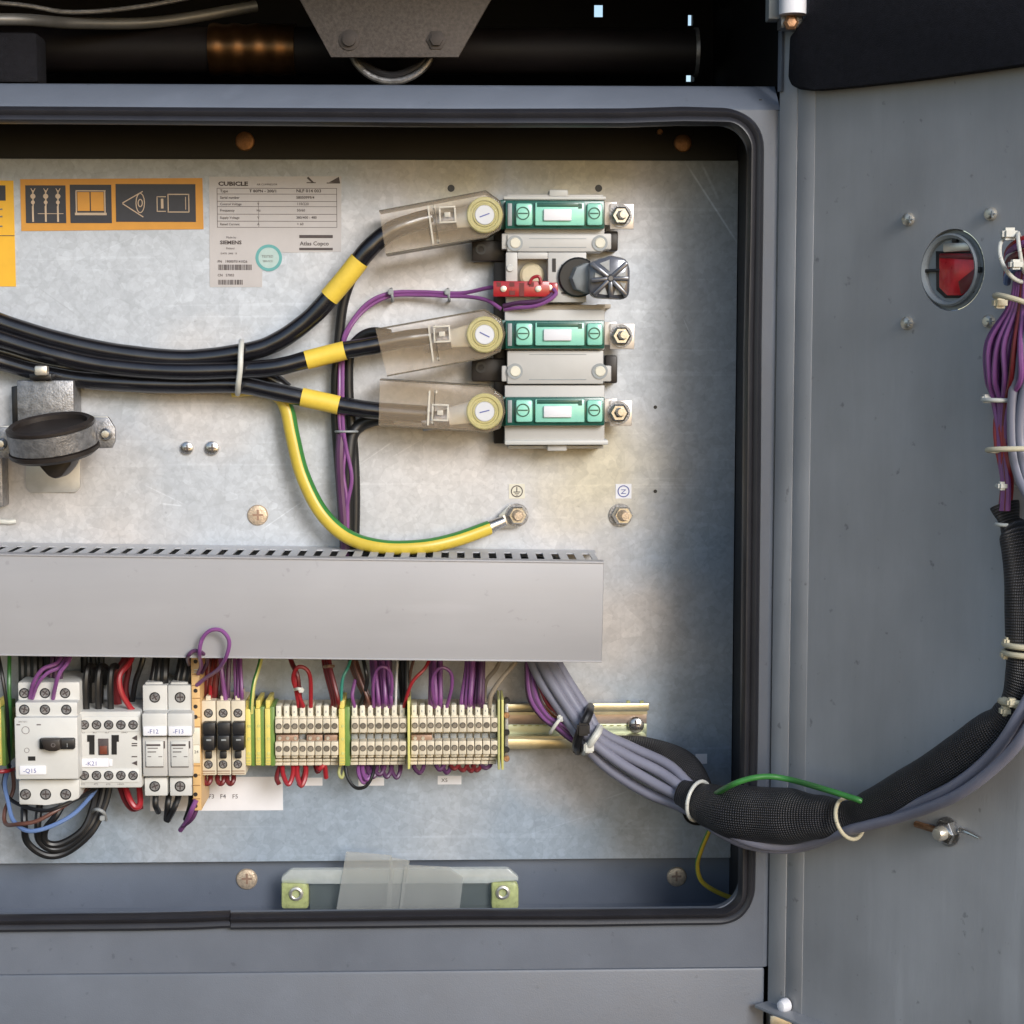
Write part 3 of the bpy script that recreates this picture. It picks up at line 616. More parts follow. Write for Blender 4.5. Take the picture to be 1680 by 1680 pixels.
# ---- three clear cable covers
def cover(n_, quad, knob, latch, div, ang, lab, chamf):
    t = thing('cable_cover', lab, 'cover', P(knob[0]-60, knob[1], 20), 'clear covers over the cable lugs')
    CT = 96
    MB().poly(quad, CT-3, CT, .6).done('cover_face', M_CLEAR, t)
    b = MB()
    q = [P(x, y, CT-2) for x, y in quad]
    for i in range(len(quad)):
        j = (i+1) % len(quad); a, c = Vector(quad[i]), Vector(quad[j]); d = (c-a); nn = Vector((-d.y, d.x)).normalized()*1.1
        loc = [PL.uv(*(a+nn), CT), PL.uv(*(c+nn), CT), PL.uv(*(c-nn), CT), PL.uv(*(a-nn), CT)]
        if sum(loc[k_][0]*loc[(k_+1) % 4][1]-loc[(k_+1) % 4][0]*loc[k_][1] for k_ in range(4)) < 0: loc = loc[::-1]
        if i != len(quad)-1: b.prism(loc, 30, CT+.6)
    b.done('cover_wall', M_CLEARE, t)
    b = MB(); (x0_, y0_), (x1_, y1_) = div
    seg(b, x0_, y0_, x1_, y1_, 1.4, CT, CT+1.5); b.done('fold_line', M_CLEARE, t)
    b = MB(); seg(b, x0_-9, y0_+1, x1_-9, y1_+1, 3, CT, CT+2); b.cyl(x0_+1, y0_+3, 2.8, CT, CT+1.5, 10, .2); b.cyl(x1_-1, y1_-4, 2.4, CT, CT+1.5, 10, .2); b.done('moulded_rib', M_CLEARH, t)
    lx, ly = latch; b = MB(); ca, sa = math.cos(ang), math.sin(ang)
    def rp4(x0_, y0_, x1_, y1_): return [(lx+x*ca-y*sa, ly+x*sa+y*ca) for x, y in ((x0_, y0_), (x1_, y0_), (x1_, y1_), (x0_, y1_))]
    for q4 in ((-14, -14, 14, -11), (-14, 11, 14, 14), (-14, -11, -11, 11), (11, -11, 14, 11), (-5, -4, 5, 4)): b.poly(rp4(*q4), CT, CT+5, .6)
    b.done('latch', M_CLEARH, t)
    kx, ky = knob[:2]
    MB().lathe(kx, ky, CT, [(16.5, 0), (30, 0), (30, 4), (28, 6), (24, 6), (23, 3.5), (20, 3.5), (19, 6), (16.5, 6)], 36).done('knob_ring', M_KNOBY, t)
    kb = MB().cyl(kx, ky, 16.3, CT-2, CT+5, 32, 1).done('knob_centre', M_KNOBW, t)
    b = MB(); seg(b, kx-8, ky+knob[2], kx+8, ky-knob[2], 1.8, CT+5, CT+5.6); b.done('pen_mark', M_INKB, kb)
    # tinned lug seen through the cover, with its crimp barrel
    lg = thing('cable_lug', 'tinned cable lug inside the clear cover, '+lab.split(', ')[1], 'lug', P(kx-50, ky, 30), 'cable lugs inside the covers')
    b = MB(); b.poly([(lx-24, ly+2), (kx-30, ky-15), (kx-5, ky-24), (kx+22, ky-18), (kx+24, ky+18), (kx-5, ky+22), (kx-30, ky+18), (lx-20, ly+26)], 34, 42, 1.5); b.done('lug_palm', M_LUG, lg)
    b = MB(); b.tube([P(lx-30, ly+16, 42), P(lx+14, ly+9, 42)], 15, 18, 1); b.done('crimp_barrel', M_STEELD, lg)
cover(0, [(622, 346), (797, 313), (820, 330), (826, 352), (820, 376), (797, 389), (633, 417)], (795, 353, 3), (734, 352), ((711, 336), (720, 399)), math.radians(-3),
      'clear plastic cable cover with round yellow knob, topmost of three', None)
cover(1, [(616, 540), (795, 508), (822, 524), (828, 548), (820, 576), (797, 587), (635, 617)], (795, 549, -4), (725, 548), ((712, 533), (720, 592)), math.radians(-3),
      'clear plastic cable cover with round yellow knob, middle one of three', None)
cover(2, [(623, 623), (803, 634), (824, 650), (828, 676), (820, 702), (800, 709), (621, 698)], (795, 675, 2), (722, 677), ((714, 640), (711, 697)), math.radians(2),
      'clear plastic cable cover with round yellow knob, lowest of three', None)

# ---- heavy black cables with yellow marker sleeves
def heavy(pts, r, band, lab, r2=None):
    t = thing('power_cable', lab, 'cable', P(*pts[len(pts)//2]), 'thick black power cables')
    q = [P(*p) for p in pts]; MB().tube(q, r, 20, 10, rf=lambda u: 1+.012*math.sin(u*60)+.008*math.sin(u*141)).done('cable_jacket', M_CABLE, t)
    if band: MB().tube([P(*p) for p in band], r+1.2, 22, 6).done('marker_sleeve', M_YSLEEVE, t)
    return t
heavy([(-120, 480, 45), (-50, 508, 45), (0, 529, 46), (100, 560, 46), (200, 580, 46), (300, 589, 46), (390, 580, 48), (450, 563, 48), (510, 521, 50), (560, 465, 56), (605, 409, 62), (640, 380, 60), (675, 366, 54), (705, 358, 44)], 15.2,
      [(540, 488, 53), (564, 460, 57), (590, 427, 61)], 'thick black power cable with yellow band rising to the topmost clear cover')
heavy([(-120, 520, 60), (-50, 538, 60), (0, 556, 62), (80, 580, 62), (150, 596, 60), (220, 605, 60), (300, 609, 62), (390, 607, 62), (450, 603, 66), (500, 591, 64), (533, 582, 62), (570, 574, 62), (610, 567, 60), (660, 557, 56), (705, 552, 48)], 14.2,
      [(502, 591, 64), (533, 583, 62), (566, 575, 62)], 'thick black power cable with yellow band entering the middle clear cover')
heavy([(-120, 566, 44), (-50, 582, 44), (0, 593, 36), (60, 609, 34), (130, 622, 36), (220, 629, 42), (300, 631, 42), (390, 631, 44), (440, 640, 48), (490, 651, 50), (525, 658, 50), (570, 667, 50), (620, 674, 50), (700, 680, 46)], 14.2,
      [(495, 651.5, 50), (525, 658, 50), (556, 665, 50)], 'thick black power cable with yellow band entering the lowest clear cover')
wire([(-120, 545, 28), (0, 575, 28), (90, 600, 24), (200, 606, 24), (300, 604, 22), (390, 604, 24), (440, 618, 24), (470, 640, 24)], 12.5, M_CABLE, 'thick black cable running behind the other three, hidden under the bundle tie', name='power_cable', cat='cable', n=16)
def hoop(pts, r, m, lab, head=None, hr=6, group=None, name='cable_tie', flat=.45):
    t = thing(name, lab, 'cable tie', pts[len(pts)//2] if isinstance(pts[0], Vector) else P(*pts[len(pts)//2]), group)
    q = [p if isinstance(p, Vector) else P(*p) for p in pts]
    MB().tube(q, r, 10, 6).done('strap', m, t)
    if head is not None:
        h = head if isinstance(head, Vector) else P(*head); s_ = hr*S; bb = MB()
        vs = [h+Vector((sx*s_, sy*s_*.8, sz*s_)) for sx in (-1, 1) for sy in (-1, 1) for sz in (-1, 1)]
        v = [bb.bm.verts.new(x) for x in vs]
        for f in ((0, 1, 3, 2), (4, 6, 7, 5), (0, 4, 5, 1), (2, 3, 7, 6), (0, 2, 6, 4), (1, 5, 7, 3)): bb._face([v[i] for i in f])
        bmesh.ops.bevel(bb.bm, geom=bb.bm.edges[:], offset=s_*.3, segments=2, affect='EDGES'); bb.done('tie_head', m, t)
    return t
hoop([(396, 560, 30), (396, 564, 66), (395, 580, 84), (394, 605, 88), (391, 630, 80), (390, 643, 60), (390, 646, 30)], 4.5, M_TIE, 'white cable tie round the bundle of thick black cables')

# ---- thin black tap wires + purple pair going down to the trunking
g = 'thin black wires dropping to the trunking'
wire([(625, 398, 34), (598, 418, 30), (578, 455, 26), (563, 500, 24), (556, 560, 22), (551, 620, 22), (551, 690, 22), (556, 760, 24), (562, 840, 24), (567, 930, 24)], 8, M_WBLACK, 'black wire dropping from the topmost cover down behind the yellow bands to the trunking', g, cat='wire', n=12)
wire([(640, 548, 50), (610, 545, 40), (588, 556, 30), (574, 580, 22), (572, 640, 20), (577, 700, 22), (582, 770, 24), (583, 840, 24), (580, 930, 24)], 8, M_WBLACK, 'black wire dropping from the middle cover to the trunking, right side of the vertical bundle', g, n=12)
wire([(645, 684, 30), (615, 688, 26), (592, 697, 22), (577, 715, 26), (572, 760, 30), (570, 840, 28), (573, 930, 24)], 11, M_WBLACK, 'black wire curving down from the lowest cover into the vertical bundle', g, n=12)
wire([(560, 712, 36), (558, 750, 38), (560, 800, 36), (564, 850, 34), (568, 930, 30)], 8, M_PURPD, 'dark purple core in the vertical bundle above the trunking', g, n=10)
g2 = 'pair of purple wires from the red terminal strip'
wire([(822, 507, 70), (800, 493, 60), (770, 487, 44), (735, 486, 30), (690, 484, 22), (640, 486, 22), (600, 507, 24), (573, 540, 32), (560, 580, 30), (557, 640, 44), (558, 700, 44), (567, 730, 40), (563, 775, 40), (570, 830, 38), (571, 930, 30)], 3.2, M_PURPLE, 'lower of two purple wires running from the red strip left and down to the trunking', g2)
wire([(820, 470, 80), (797, 473, 60), (765, 480, 40), (735, 481, 30), (690, 479, 22), (640, 481, 24), (600, 500, 28), (567, 545, 34), (563, 580, 34), (562, 640, 46), (563, 700, 46), (568, 735, 42), (577, 785, 42), (569, 840, 38), (572, 930, 32)], 3.2, M_PURPLE, 'upper of two purple wires running from the red strip left and down to the trunking', g2)
for x, l in ((642, 'small grey tie on the purple wires, left one'), (735, 'small grey tie on the purple wires, right one near the covers')):
    hoop([(x, 474, 2), (x, 476, 27), (x+1, 483, 33), (x+2, 492, 27), (x+2, 494, 2)], 2.4, M_GLUE, l, (x-1, 479, 33), 4.5, 'small ties on the purple wires')
hoop([(549, 708, 10), (553, 708, 42), (568, 708, 48), (584, 708, 40), (589, 707, 10)], 1.9, M_GLUE, 'thin clear tie round the vertical black and purple bundle')

# ---- earth cable
ec = thing('earth_cable', 'green and yellow striped earth cable curving from the black bundle to a stud', 'cable', P(540, 850, 30))
MB().tube([P(*p) for p in ((380, 640, 24), (430, 638, 24), (458, 650, 26), (471, 672, 30), (480, 715, 34), (496, 778, 38), (527, 840, 44), (570, 880, 52), (625, 897, 62), (690, 897, 60), (745, 886, 46), (802, 866, 22))], 12, 18, 10, stripe=(.27, 1, .40), twist=0).done('cable_jacket', [M_YEL, M_GREEN], ec)
lg = MB().tube([P(799, 867, 22), P(812, 861, 20), P(828, 854, 18)], 11.5, 14, 2, rf=lambda t: 1-.25*t).done('crimp_lug', M_STEEL, ec)
MB().poly([(818, 846), (836, 828), (856, 832), (862, 850), (846, 866), (824, 866)], 10, 15, .8).done('lug_palm', M_LUG, ec)
def stud(x, y, lab, tilt, m=M_BRASS, c=0, r=19, grp=None, hs=20):
    t = thing('stud_bolt', lab, 'bolt', P(x, y, c), grp)
    MB().lathe(x, y, c, [(0, 0), (r, 0), (r, 3), (0, 3)], 28).done('washer', M_STEELD, t)
    MB().lathe(x, y, c+3, [(0, 0), (r*.86, 0), (r*.86, 9), (r*.72, 12), (r*.5, 12), (r*.5, 6), (0, 6)], 6, tilt).done('nut', M_STEEL, t)
    MB().lathe(x, y, c+8, [(0, 0), (r*.48, 0)]+[(r*(.48-.05*(i % 2)), 1.5*i) for i in range(1, 10)]+[(r*.34, hs), (0, hs)], 20, tilt).done('threaded_stud', m, t)
    return t
stud(848, 845, 'earth stud with nut and copper coloured tip holding the green-yellow cable lug', (.1, 0), c=14)
stud(1018, 845, 'lone threaded stud with nut under the N label at the right of the plate', (.35, -.02))
for x, lab, ch in ((848, 'small square label with circled earth symbol above the stud', 'e'), (1023, 'small square label with circled letter N above the lone stud', 'N')):
    t = thing('stud_label', lab, 'label', P(x, 806, 0), None)
    MB().box(x-13, 794, x+13, 818, 0, .8).done('paper', M_PAPER if ch == 'N' else M_MARK, t)
    b = MB(); b.lathe(x, 806, .8, [(8.2, 0), (8.2, .5), (9.8, .5), (9.8, 0)], 28)
    if ch == 'e':
        b.box(x-.7, 799, x+.7, 807, .8, 1.4); b.box(x-5.5, 806.5, x+5.5, 808, .8, 1.3); b.box(x-3.5, 809.5, x+3.5, 810.7, .8, 1.3); b.box(x-1.6, 812, x+1.6, 813, .8, 1.3)
    b.done('printed_circle', M_INKB if ch == 'N' else M_INK, t)
    if ch == 'N': txt('N', x-4, 802.2, 8, 1.4, M_INKB, t, rot=-math.pi/2)

# ---- fuse switch assembly
def fuse(yc, yt, yb, lab, hx):
    """one fuse unit: grey body, teal transparent front with three sections, label window, terminal tab and bolt"""
    t = thing('fuse_holder', lab, 'fuse', P(915, yc, 40), 'teal fuses stacked at the top right of the plate')
    MB().box(828, yt, 992, yb, 0, 66, 2).done('body', M_PLGREY, t)
    MB().box(812, yc-24, 832, yc+24, 10, 70, 2).done('dark_side', M_TEALD, t)
    h = 22.5
    MB().box(829, yc-h-1, 992, yc+h+1, 60, 84, 2.5).done('cover_frame', M_TEALD, t)
    MB().box(833, yc-h+4, 840, yc+h-4, 84, 86, .5).done('side_window', M_GLUE, t)
    a = MB().box(846, yc-19, 874, yc+18, 84, 92, 4).done('cover_section', M_TEAL, t); MB().lathe(858, yc-2, 92, [(9, 0), (9, .8), (11, .8), (11, 0)], 24).box(850, yc-3, 866, yc-1, 92, 92.9).done('screw_ring', M_TEALD, a)
    m_ = MB().box(878, yc-20, 959, yc+18, 84, 90, 2).done('cover_section', M_TEAL, t)
    b = MB(); b.box(881, yc-19.5, 955, yc-12.5, 90, 90.6, .2); b.box(949, yc-18, 955, yc-10, 90.6, 91.2); b.done('recess_shadow_line', M_TEALD, m_)
    MB().box(892, yc-9, 938, yc+10, 90, 95, 1.5).done('label_window', M_PAPER, m_)
    c3 = MB().box(963, yc-19, 989, yc+18, 84, 91, 4).done('cover_section', M_TEAL, t); MB().lathe(975, yc-2, 91, [(8, 0), (8, .8), (10, .8), (10, 0)], 24).box(968, yc-3, 982, yc-1, 91, 91.9).done('screw_ring', M_TEALD, c3)
    MB().box(992, yc-21, 1012, yc+17, 40, 46, 1).box(1001, yc-18, hx+22, yc+24, 46, 52, 1.5).done('terminal_tab', mat('tab_silver', (.78, .72, .66), .38, .5, .06, 90), t)
    MB().lathe(hx, yc+2, 52, [(0, 0), (19, 0), (19, 2.5), (0, 2.5)], 24).done('washer', M_STEELD, t)
    MB().lathe(hx, yc+2, 54.5, [(0, 0), (16, 0), (16, 8), (13, 10), (8.5, 10), (8.5, 4), (0, 4)], 6).done('nut', M_STEEL, t)
    MB().lathe(hx, yc+2, 60, [(0, 0), (8, 0), (7.4, 4), (8, 6), (7.4, 9), (6, 15), (0, 15)], 18, (.25, .1)).done('stud', M_STEEL, t)
    return t
fuse(352, 328, 384, 'teal fronted fuse, topmost of three, above the black knob', 1018)
fuse(549, 508, 574, 'teal fronted fuse, middle one of three, just below the black knob', 1019)
fuse(675, 632, 726, 'teal fronted fuse, lowest of three, at the bottom of the stack', 1015)
t = thing('fuse_base_end', 'pale grey end piece clipped on top of the fuse stack', 'end piece', P(910, 320, 30))
MB().box(832, 319, 990, 327, 0, 62, 1.5).done('end_body', M_PLGREY, t); MB().box(826, 322, 994, 327.5, 10, 70, 1).box(901, 311, 932, 322, 10, 66, 2).done('clip', M_PLWHITE, t)
t = thing('fuse_base_end', 'pale grey end piece clipped under the fuse stack', 'end piece', P(910, 732, 30))
MB().box(828, 722, 998, 730, 5, 72, 2).done('end_rib', M_PLWHITE, t); MB().box(834, 731, 990, 736, 0, 50, 1).box(898, 730, 930, 740, 5, 60, 2).done('clip', M_PLGREY, t)
for y0_, y1_, lab in ((385, 413, 'pale grey spacer block with two round caps under the topmost fuse'), (575, 630, 'pale grey spacer block with two round caps between the middle and lowest fuse')):
    t = thing('spacer_block', lab, 'spacer', P(910, y0_, 30), 'grey spacer blocks of the fuse stack')
    sb = MB().box(832, y0_, 990, y1_, 0, 72, 2).box(823, y1_-30, 1003, y1_-4, 4, 68, 2).done('body', M_PLGREY, t)
    yy = y1_-14 if y0_ < 400 else 609
    for x in (845, 984):
        MB().lathe(x, yy, 72, [(8.5, 0), (8.5, 1.6), (13, 1.6), (13, 0)], 24).done('cap_rim', M_GLUE, t)
        MB().cyl(x, yy, 9, 66, 75, 20, 1.5).done('round_cap', M_MARK, t)
    MB().box(868, y1_-8, 962, y1_-6.5, 72, 72.6).box(868, y0_+6, 962, y0_+7, 72, 72.5).done('moulded_line', M_GLUE, t)
for x0_, y0_, x1_, y1_, lab in ((774, 394, 828, 429, 'black bracket between the topmost cover and the red strip'), (774, 588, 830, 626, 'black bracket between the middle and lowest clear covers'),
     (994, 379, 1014, 412, 'black rail end right of the upper spacer block'), (994, 583, 1013, 629, 'black rail end right of the lower spacer block')):
    t = thing('rail_bracket', lab, 'bracket', P(x0_, y0_, 10), 'black brackets beside the fuse stack')
    MB().box(x0_, y0_, x1_, y1_, 0, 34, 3).done('bracket_body', M_BLKBR, t)
    if x1_-x0_ > 30: MB().lathe(x0_+15, y0_+15, 34, [(5, 0), (5, 2), (9, 2), (9, 0)], 20).done('screw_boss', M_BLK, t)
MB().box(810, 340, 830, 728, 0, 26, 2).done('busbar_spine', M_BLKBR, None, 'black vertical support strip between the clear covers and the fuses', 'support strip')
# auxiliary switch with window, red terminal strip and knob
ax = thing('auxiliary_switch', 'pale grey switch module with small window, between the topmost and middle fuses', 'switch', P(880, 455, 40))
b = MB(); b.box(830, 414, 849, 462, 0, 74, 1.5); b.box(849, 414, 899, 425, 0, 73.5, 1.5); b.box(899, 414, 962, 496, 0, 74, 1.5); b.box(849, 425, 899, 470, 0, 40); b.box(830, 462, 899, 497, 0, 60, 1.5); b.done('body', M_PLGREY, ax)
MB().cyl(872, 452, 20, 40, 58, 24, 4).done('coil', mat('window_cream', (.58, .52, .36), .35, 0, .15, 100), ax)
MB().cyl(837, 440, 6, 74, 77, 18, 1).done('round_button', M_PLWHITE, ax)
MB().box(906, 424, 912, 446, 74, 74.8).done('slot', M_BLK, ax)
b = MB()
for i, y in enumerate((434, 443, 452, 461, 470, 479)): b.box(921, y, 929, y+3.5, 74, 74.7); b.box(923, y+4.4, 928, y+5.4, 74, 74.6)
b.done('printed_digits', M_INK, ax)
MB().box(826, 500, 993, 512, 0, 50, 2).box(980, 499, 1002, 506, 0, 30, 1).done('lower_ledge', mat('ledge_beige', (.46, .41, .34), .5, 0, .08, 80), ax)
rs = thing('red_terminal_strip', 'red plastic terminal strip with pale screws on the grey switch', 'terminal strip', P(860, 474, 70))
MB().box(809, 461, 902, 487, 60, 82, 2).box(898, 463, 916, 486, 60, 76, 3).done('strip_body', M_REDP, rs)
b = MB()
for q in ((815, 463, 822, 470), (836, 463, 844, 470), (852, 464, 860, 486), (868, 463, 876, 470), (836, 477, 845, 484)): b.box(*q, 82, 82.8)
b.done('cell_recess', M_DRED, rs)
for x in (826, 883, 901): MB().lathe(x, 474 if x < 900 else 472, 82 if x < 900 else 77, [(0, 0), (5.2, 0), (5, 2), (0, 3)], 14).done('terminal_screw', M_LUG, rs)
wire([(828, 508, 66), (850, 505, 78), (878, 502, 84), (900, 493, 86), (912, 482, 84), (908, 474, 80)], 3.2, M_PURPLE, 'purple wire looping under the red terminal strip', 'purple wires under the red strip')
wire([(826, 502, 68), (850, 497, 78), (880, 495, 84), (898, 489, 84), (906, 482, 80)], 3.6, M_PURPD, 'plum coloured wire hugging the underside of the red terminal strip', 'purple wires under the red strip')
wire([(868, 466, 84), (874, 456, 84), (884, 454, 84), (888, 466, 84)], 2.6, M_RED, 'tiny red wire loop above the red terminal strip')
kb = thing('rotary_knob', 'gunmetal square rotary knob with ribbed star face', 'knob', P(1000, 460, 74))
MB().lathe(948, 455, 74, [(0, 0), (33, 0), (33, 5), (30, 8), (0, 8)], 32).done('base_disc', M_BLK, kb)
MB().lathe(958, 457, 82, [(22, 0), (25, 0), (25, 14), (22, 16), (0, 16)], 8, (.35, 0)).done('hub', M_GLUE, kb)
MB().poly([(966, 430), (1000, 418), (1028, 424), (1034, 440), (1033, 484), (1024, 492), (975, 489), (966, 480)], 96, 118, 6).done('knob_body', M_KNOB, kb)
b = MB(); cx_, cy_ = 1001, 457
for dx, dy in ((-30, -24), (28, -26), (27, 28), (-26, 27), (-31, 3), (31, 0), (2, 31)):
    d = Vector((dx, dy)); nn = Vector((-dy, dx)).normalized()*3.6; nb = nn*1.1
    b.poly([(cx_+nn.x, cy_+nn.y), (cx_+dx+nb.x, cy_+dy+nb.y), (cx_+dx-nb.x, cy_+dy-nb.y), (cx_-nn.x, cy_-nn.y)], 116, 127, 2)
b.cyl(cx_, cy_, 7, 116, 129, 16, 3); b.done('star_rib', M_KNOB, kb)
b = MB()
for q in ([(984, 432), (1000, 426), (1000, 445)], [(977, 447), (988, 454), (976, 455)], [(982, 482), (992, 470), (997, 484)], [(1007, 484), (1011, 470), (1020, 483)], [(1014, 452), (1026, 445), (1026, 455)], [(1016, 462), (1027, 465), (1024, 474)]): b.poly(q, 116, 119.5)
b.done('pocket_face', mat('knob_pocket', (.34, .36, .38), .35, .2, .2, 300), kb)

# ---- pipe clamp at the left
pc = thing('pipe_clamp', 'empty metal pipe clamp with black rubber liner on a zinc bracket at the left', 'clamp', P(85, 720, 0))
MB().poly([(42, 742), (131, 742), (131, 800), (124, 808), (50, 808), (42, 800)], 0, 5, 1).done('foot_plate', mat('foot_zinc', (.52, .51, .48), .4, .4, .1, 120), pc)
MB().box(28, 624, 121, 700, 4, 62, 2.5).done('bracket', M_STEELD, pc)
MB().box(19, 634, 30, 700, 4, 40, 2).done('bracket_flange', M_BLK, pc)
MB().box(48, 613, 84, 623, 44, 74, 1.5).done('nut', M_BLK, pc); MB().box(56, 600, 77, 616, 76, 90, 3).done('bolt', M_LUG, pc)
CC = Vector(PL.w(*PL.uv(86, 718, 126), 126)); rt = Euler((math.radians(14), math.radians(-6), 0)).to_matrix()
def ringprof(prof, n=48, a0=0, a1=360):
    b = MB(); R_ = []
    m_ = n if a1-a0 == 360 else n+1
    for i in range(m_):
        a = math.radians(a0+(a1-a0)*i/n); R_.append([b.bm.verts.new(CC+rt @ Vector((r*math.cos(a), r*math.sin(a)*.86, z))*S*.95) for r, z in prof])
    for i in range(m_ if a1-a0 == 360 else m_-1):
        A, B_ = R_[i], R_[(i+1) % m_]
        for j in range(len(prof)): k_ = (j+1) % len(prof); b._face([A[j], A[k_], B_[k_], B_[j]])
    return b
ringprof([(68, -17), (72, -15), (72, 17), (68, 17)]).done('metal_band', M_STEELD, pc)
ringprof([(58, -27), (66, -30), (74, -24), (74, -18), (67.5, -17), (67.5, 17), (72, 18), (72, 23), (66, 27), (61, 24)]).done('rubber_liner', M_BLKBR, pc)
ringprof([(0, -30), (62, -30), (62, 17), (40, 12), (0, 9)], 32).done('rubber_bung', M_BLKBR, pc)
MB().poly([(54, 744), (124, 740), (116, 764), (102, 782), (90, 787), (78, 782), (62, 764)], 76, 132, 9).done('rubber_nub', M_BLKBR, pc)
for ex, ey, lab in ((170, 711, 'r'), (-2, 727, 'l')):
    s_ = 1 if lab == 'r' else -1
    MB().poly([(ex-s_*24, ey-26), (ex+s_*8, ey-26), (ex+s_*19, ey-8), (ex+s_*19, ey+12), (ex+s_*14, ey+24), (ex-s_*22, ey+25)], 104, 111, 1.5).done('clamp_ear', M_STEELD, pc)
    MB().poly([(ex-s_*28, ey-29), (ex+s_*6, ey-28), (ex+s_*13, ey-19), (ex-s_*24, ey-19)], 100, 106, 1.5).done('clamp_ear', M_LUG, pc)
    MB().lathe(ex+4, ey+1, 111, [(0, 0), (10.5, 0), (9.5, 5), (6, 8), (0, 8.5)], 20).done('ear_screw', M_STEEL, pc)
MB().box(-40, 745, 4, 832, 0, 40, 3).done('edge_bracket', M_STEELD, None, 'dark steel bracket just poking in at the left edge below the pipe clamp', 'bracket')
hoop([(-20, 855, 2), (0, 855, 6), (14, 856, 6), (26, 855, 3)], 4, M_TIE, 'white strap end at the left edge just above the trunking')

# ================================================================ TRUNKING
tk = thing('cable_trunking', 'grey plastic cable trunking with slotted sides and flat lid across the plate', 'trunking', P(480, 990, 0))
k_t = 188
xe = PL.uv(988, 1000, k_t)[0]; xs = PL.uv(-500, 1000, k_t)[0]; yT = PL.uv(520, 918, k_t)[1]; yB_ = PL.uv(520, 1077, k_t)[1]
b = MB(); b.lbox(xs, yB_, xe, yT, 1, 5); b.lbox(xs, yT-2, xe, yT, 5, 48); b.lbox(xs, yB_, xe, yB_+2, 5, 48); b.lbox(xs, yT-2, xe, yT, 166, k_t-8); b.lbox(xs, yB_, xe, yB_+2, 166, k_t-8)
x = xe-3.5; i = 0
while x > xs:
    w_ = 13.3 if i else 9
    b.lbox(x-w_, yT-2, x, yT, 48, 166); b.lbox(x-w_, yB_, x, yB_+2, 48, 166); x -= w_+12; i += 1
b.done('slotted_base', M_TRUNKB, tk)
b = MB(); b.lbox(xs, yB_-4, xe+1, yT+4, k_t-4, k_t, 2.2); b.lbox(xs, yT+.6, xe+1, yT+3.8, k_t-22, k_t-4); b.lbox(xs, yB_-3.8, xe+1, yB_-.6, k_t-22, k_t-4)
b.lbox(xs, yT+.5, xe+1, yT+3.4, k_t-.5, k_t+2, .8); b.lbox(xs, yB_-3.4, xe+1, yB_-1, k_t-.5, k_t+1.6, .7); b.done('lid', M_TRUNK, tk)
def tz(x, dz):    # a point on the tilted trunking, dz below its top edge
    o = ORG[tk.name]; return (o.z+(yT*S-o.z)-(x*S-o.x)*math.tan(math.radians(.95)))/S-dz
for j_ in range(5): wire([Vector((x*S, -(30+28*j_+(3 if q % 2 else 0))*S, tz(x, 22+4*((j_+q) % 3))*S)) for q, x in enumerate((xs, -800, -300, 100, xe-30))], 13, M_WBLACK, '%s from the back, black wire added inside the trunking to darken its slots' % ORD[j_], 'added wires darkening the trunking slots', n=10)  # black wires added so the slots look dark
tk.rotation_euler = (0, math.radians(.95), 0)

# ================================================================ DIN RAIL
rl = thing('mounting_rail', 'yellow chromated mounting rail carrying the terminals, bare at its right end', 'rail', P(900, 1195, 10))
b = MB(); xa = -300
b.box(xa, 1158, 1065, 1170, 22, 30, 1); b.box(xa, 1216, 1063, 1232, 22, 30, 1); b.done('rail_flange', M_CHROM, rl)
b = MB(); b.box(xa, 1171, 1062, 1176, 6, 26); b.box(xa, 1211, 1060, 1216, 6, 26); b.done('rail_web', M_CHROM, rl)
MB().box(xa, 1172, 1061, 1191, 3, 9, .5).done('rail_back_upper', M_RAILP, rl); MB().box(xa, 1191.4, 1061, 1215, 3, 8.6, .5).done('rail_back_lower', M_RAILG, rl)
b = MB()
for i in range(18): b.box(842+i*12.2, 1189.5, 848+i*12.2, 1191.2, 8.8, 9.6)
b.box(1028, 1150, 1034, 1158, 22, 28); b.box(1050, 1150, 1056, 1158, 22, 28); b.done('punched_slot', M_SEPG, rl)
screw(1043, 1189, 13.5, 9, M_STEEL, 'domed steel screw at the right end of the mounting rail', h=10, slot='cross', dm=M_INK)
# ================================================================ RAIL DEVICES
def dscrew(x, y, c, par, r=8.5, m=M_STEELD, name='terminal_screw', ang=None, ringm=M_BLK):
    MB().cyl(x, y, r, c-1, c+.5, 18, .2).done('screw_recess', ringm, par)
    h = MB().cyl(x, y, r*.78, c+.5, c+2.2, 16, .5).done(name, m, par)
    a = random.uniform(0, 3.14) if ang is None else ang; b = MB(); dx, dy = math.cos(a)*r*.62, math.sin(a)*r*.62
    seg(b, x-dx, y-dy, x+dx, y+dy, r*.28, c+2.2, c+2.6); seg(b, x+dy, y-dx, x-dy, y+dx, r*.22, c+2.2, c+2.5); b.done('drive_slot', M_INK, h)
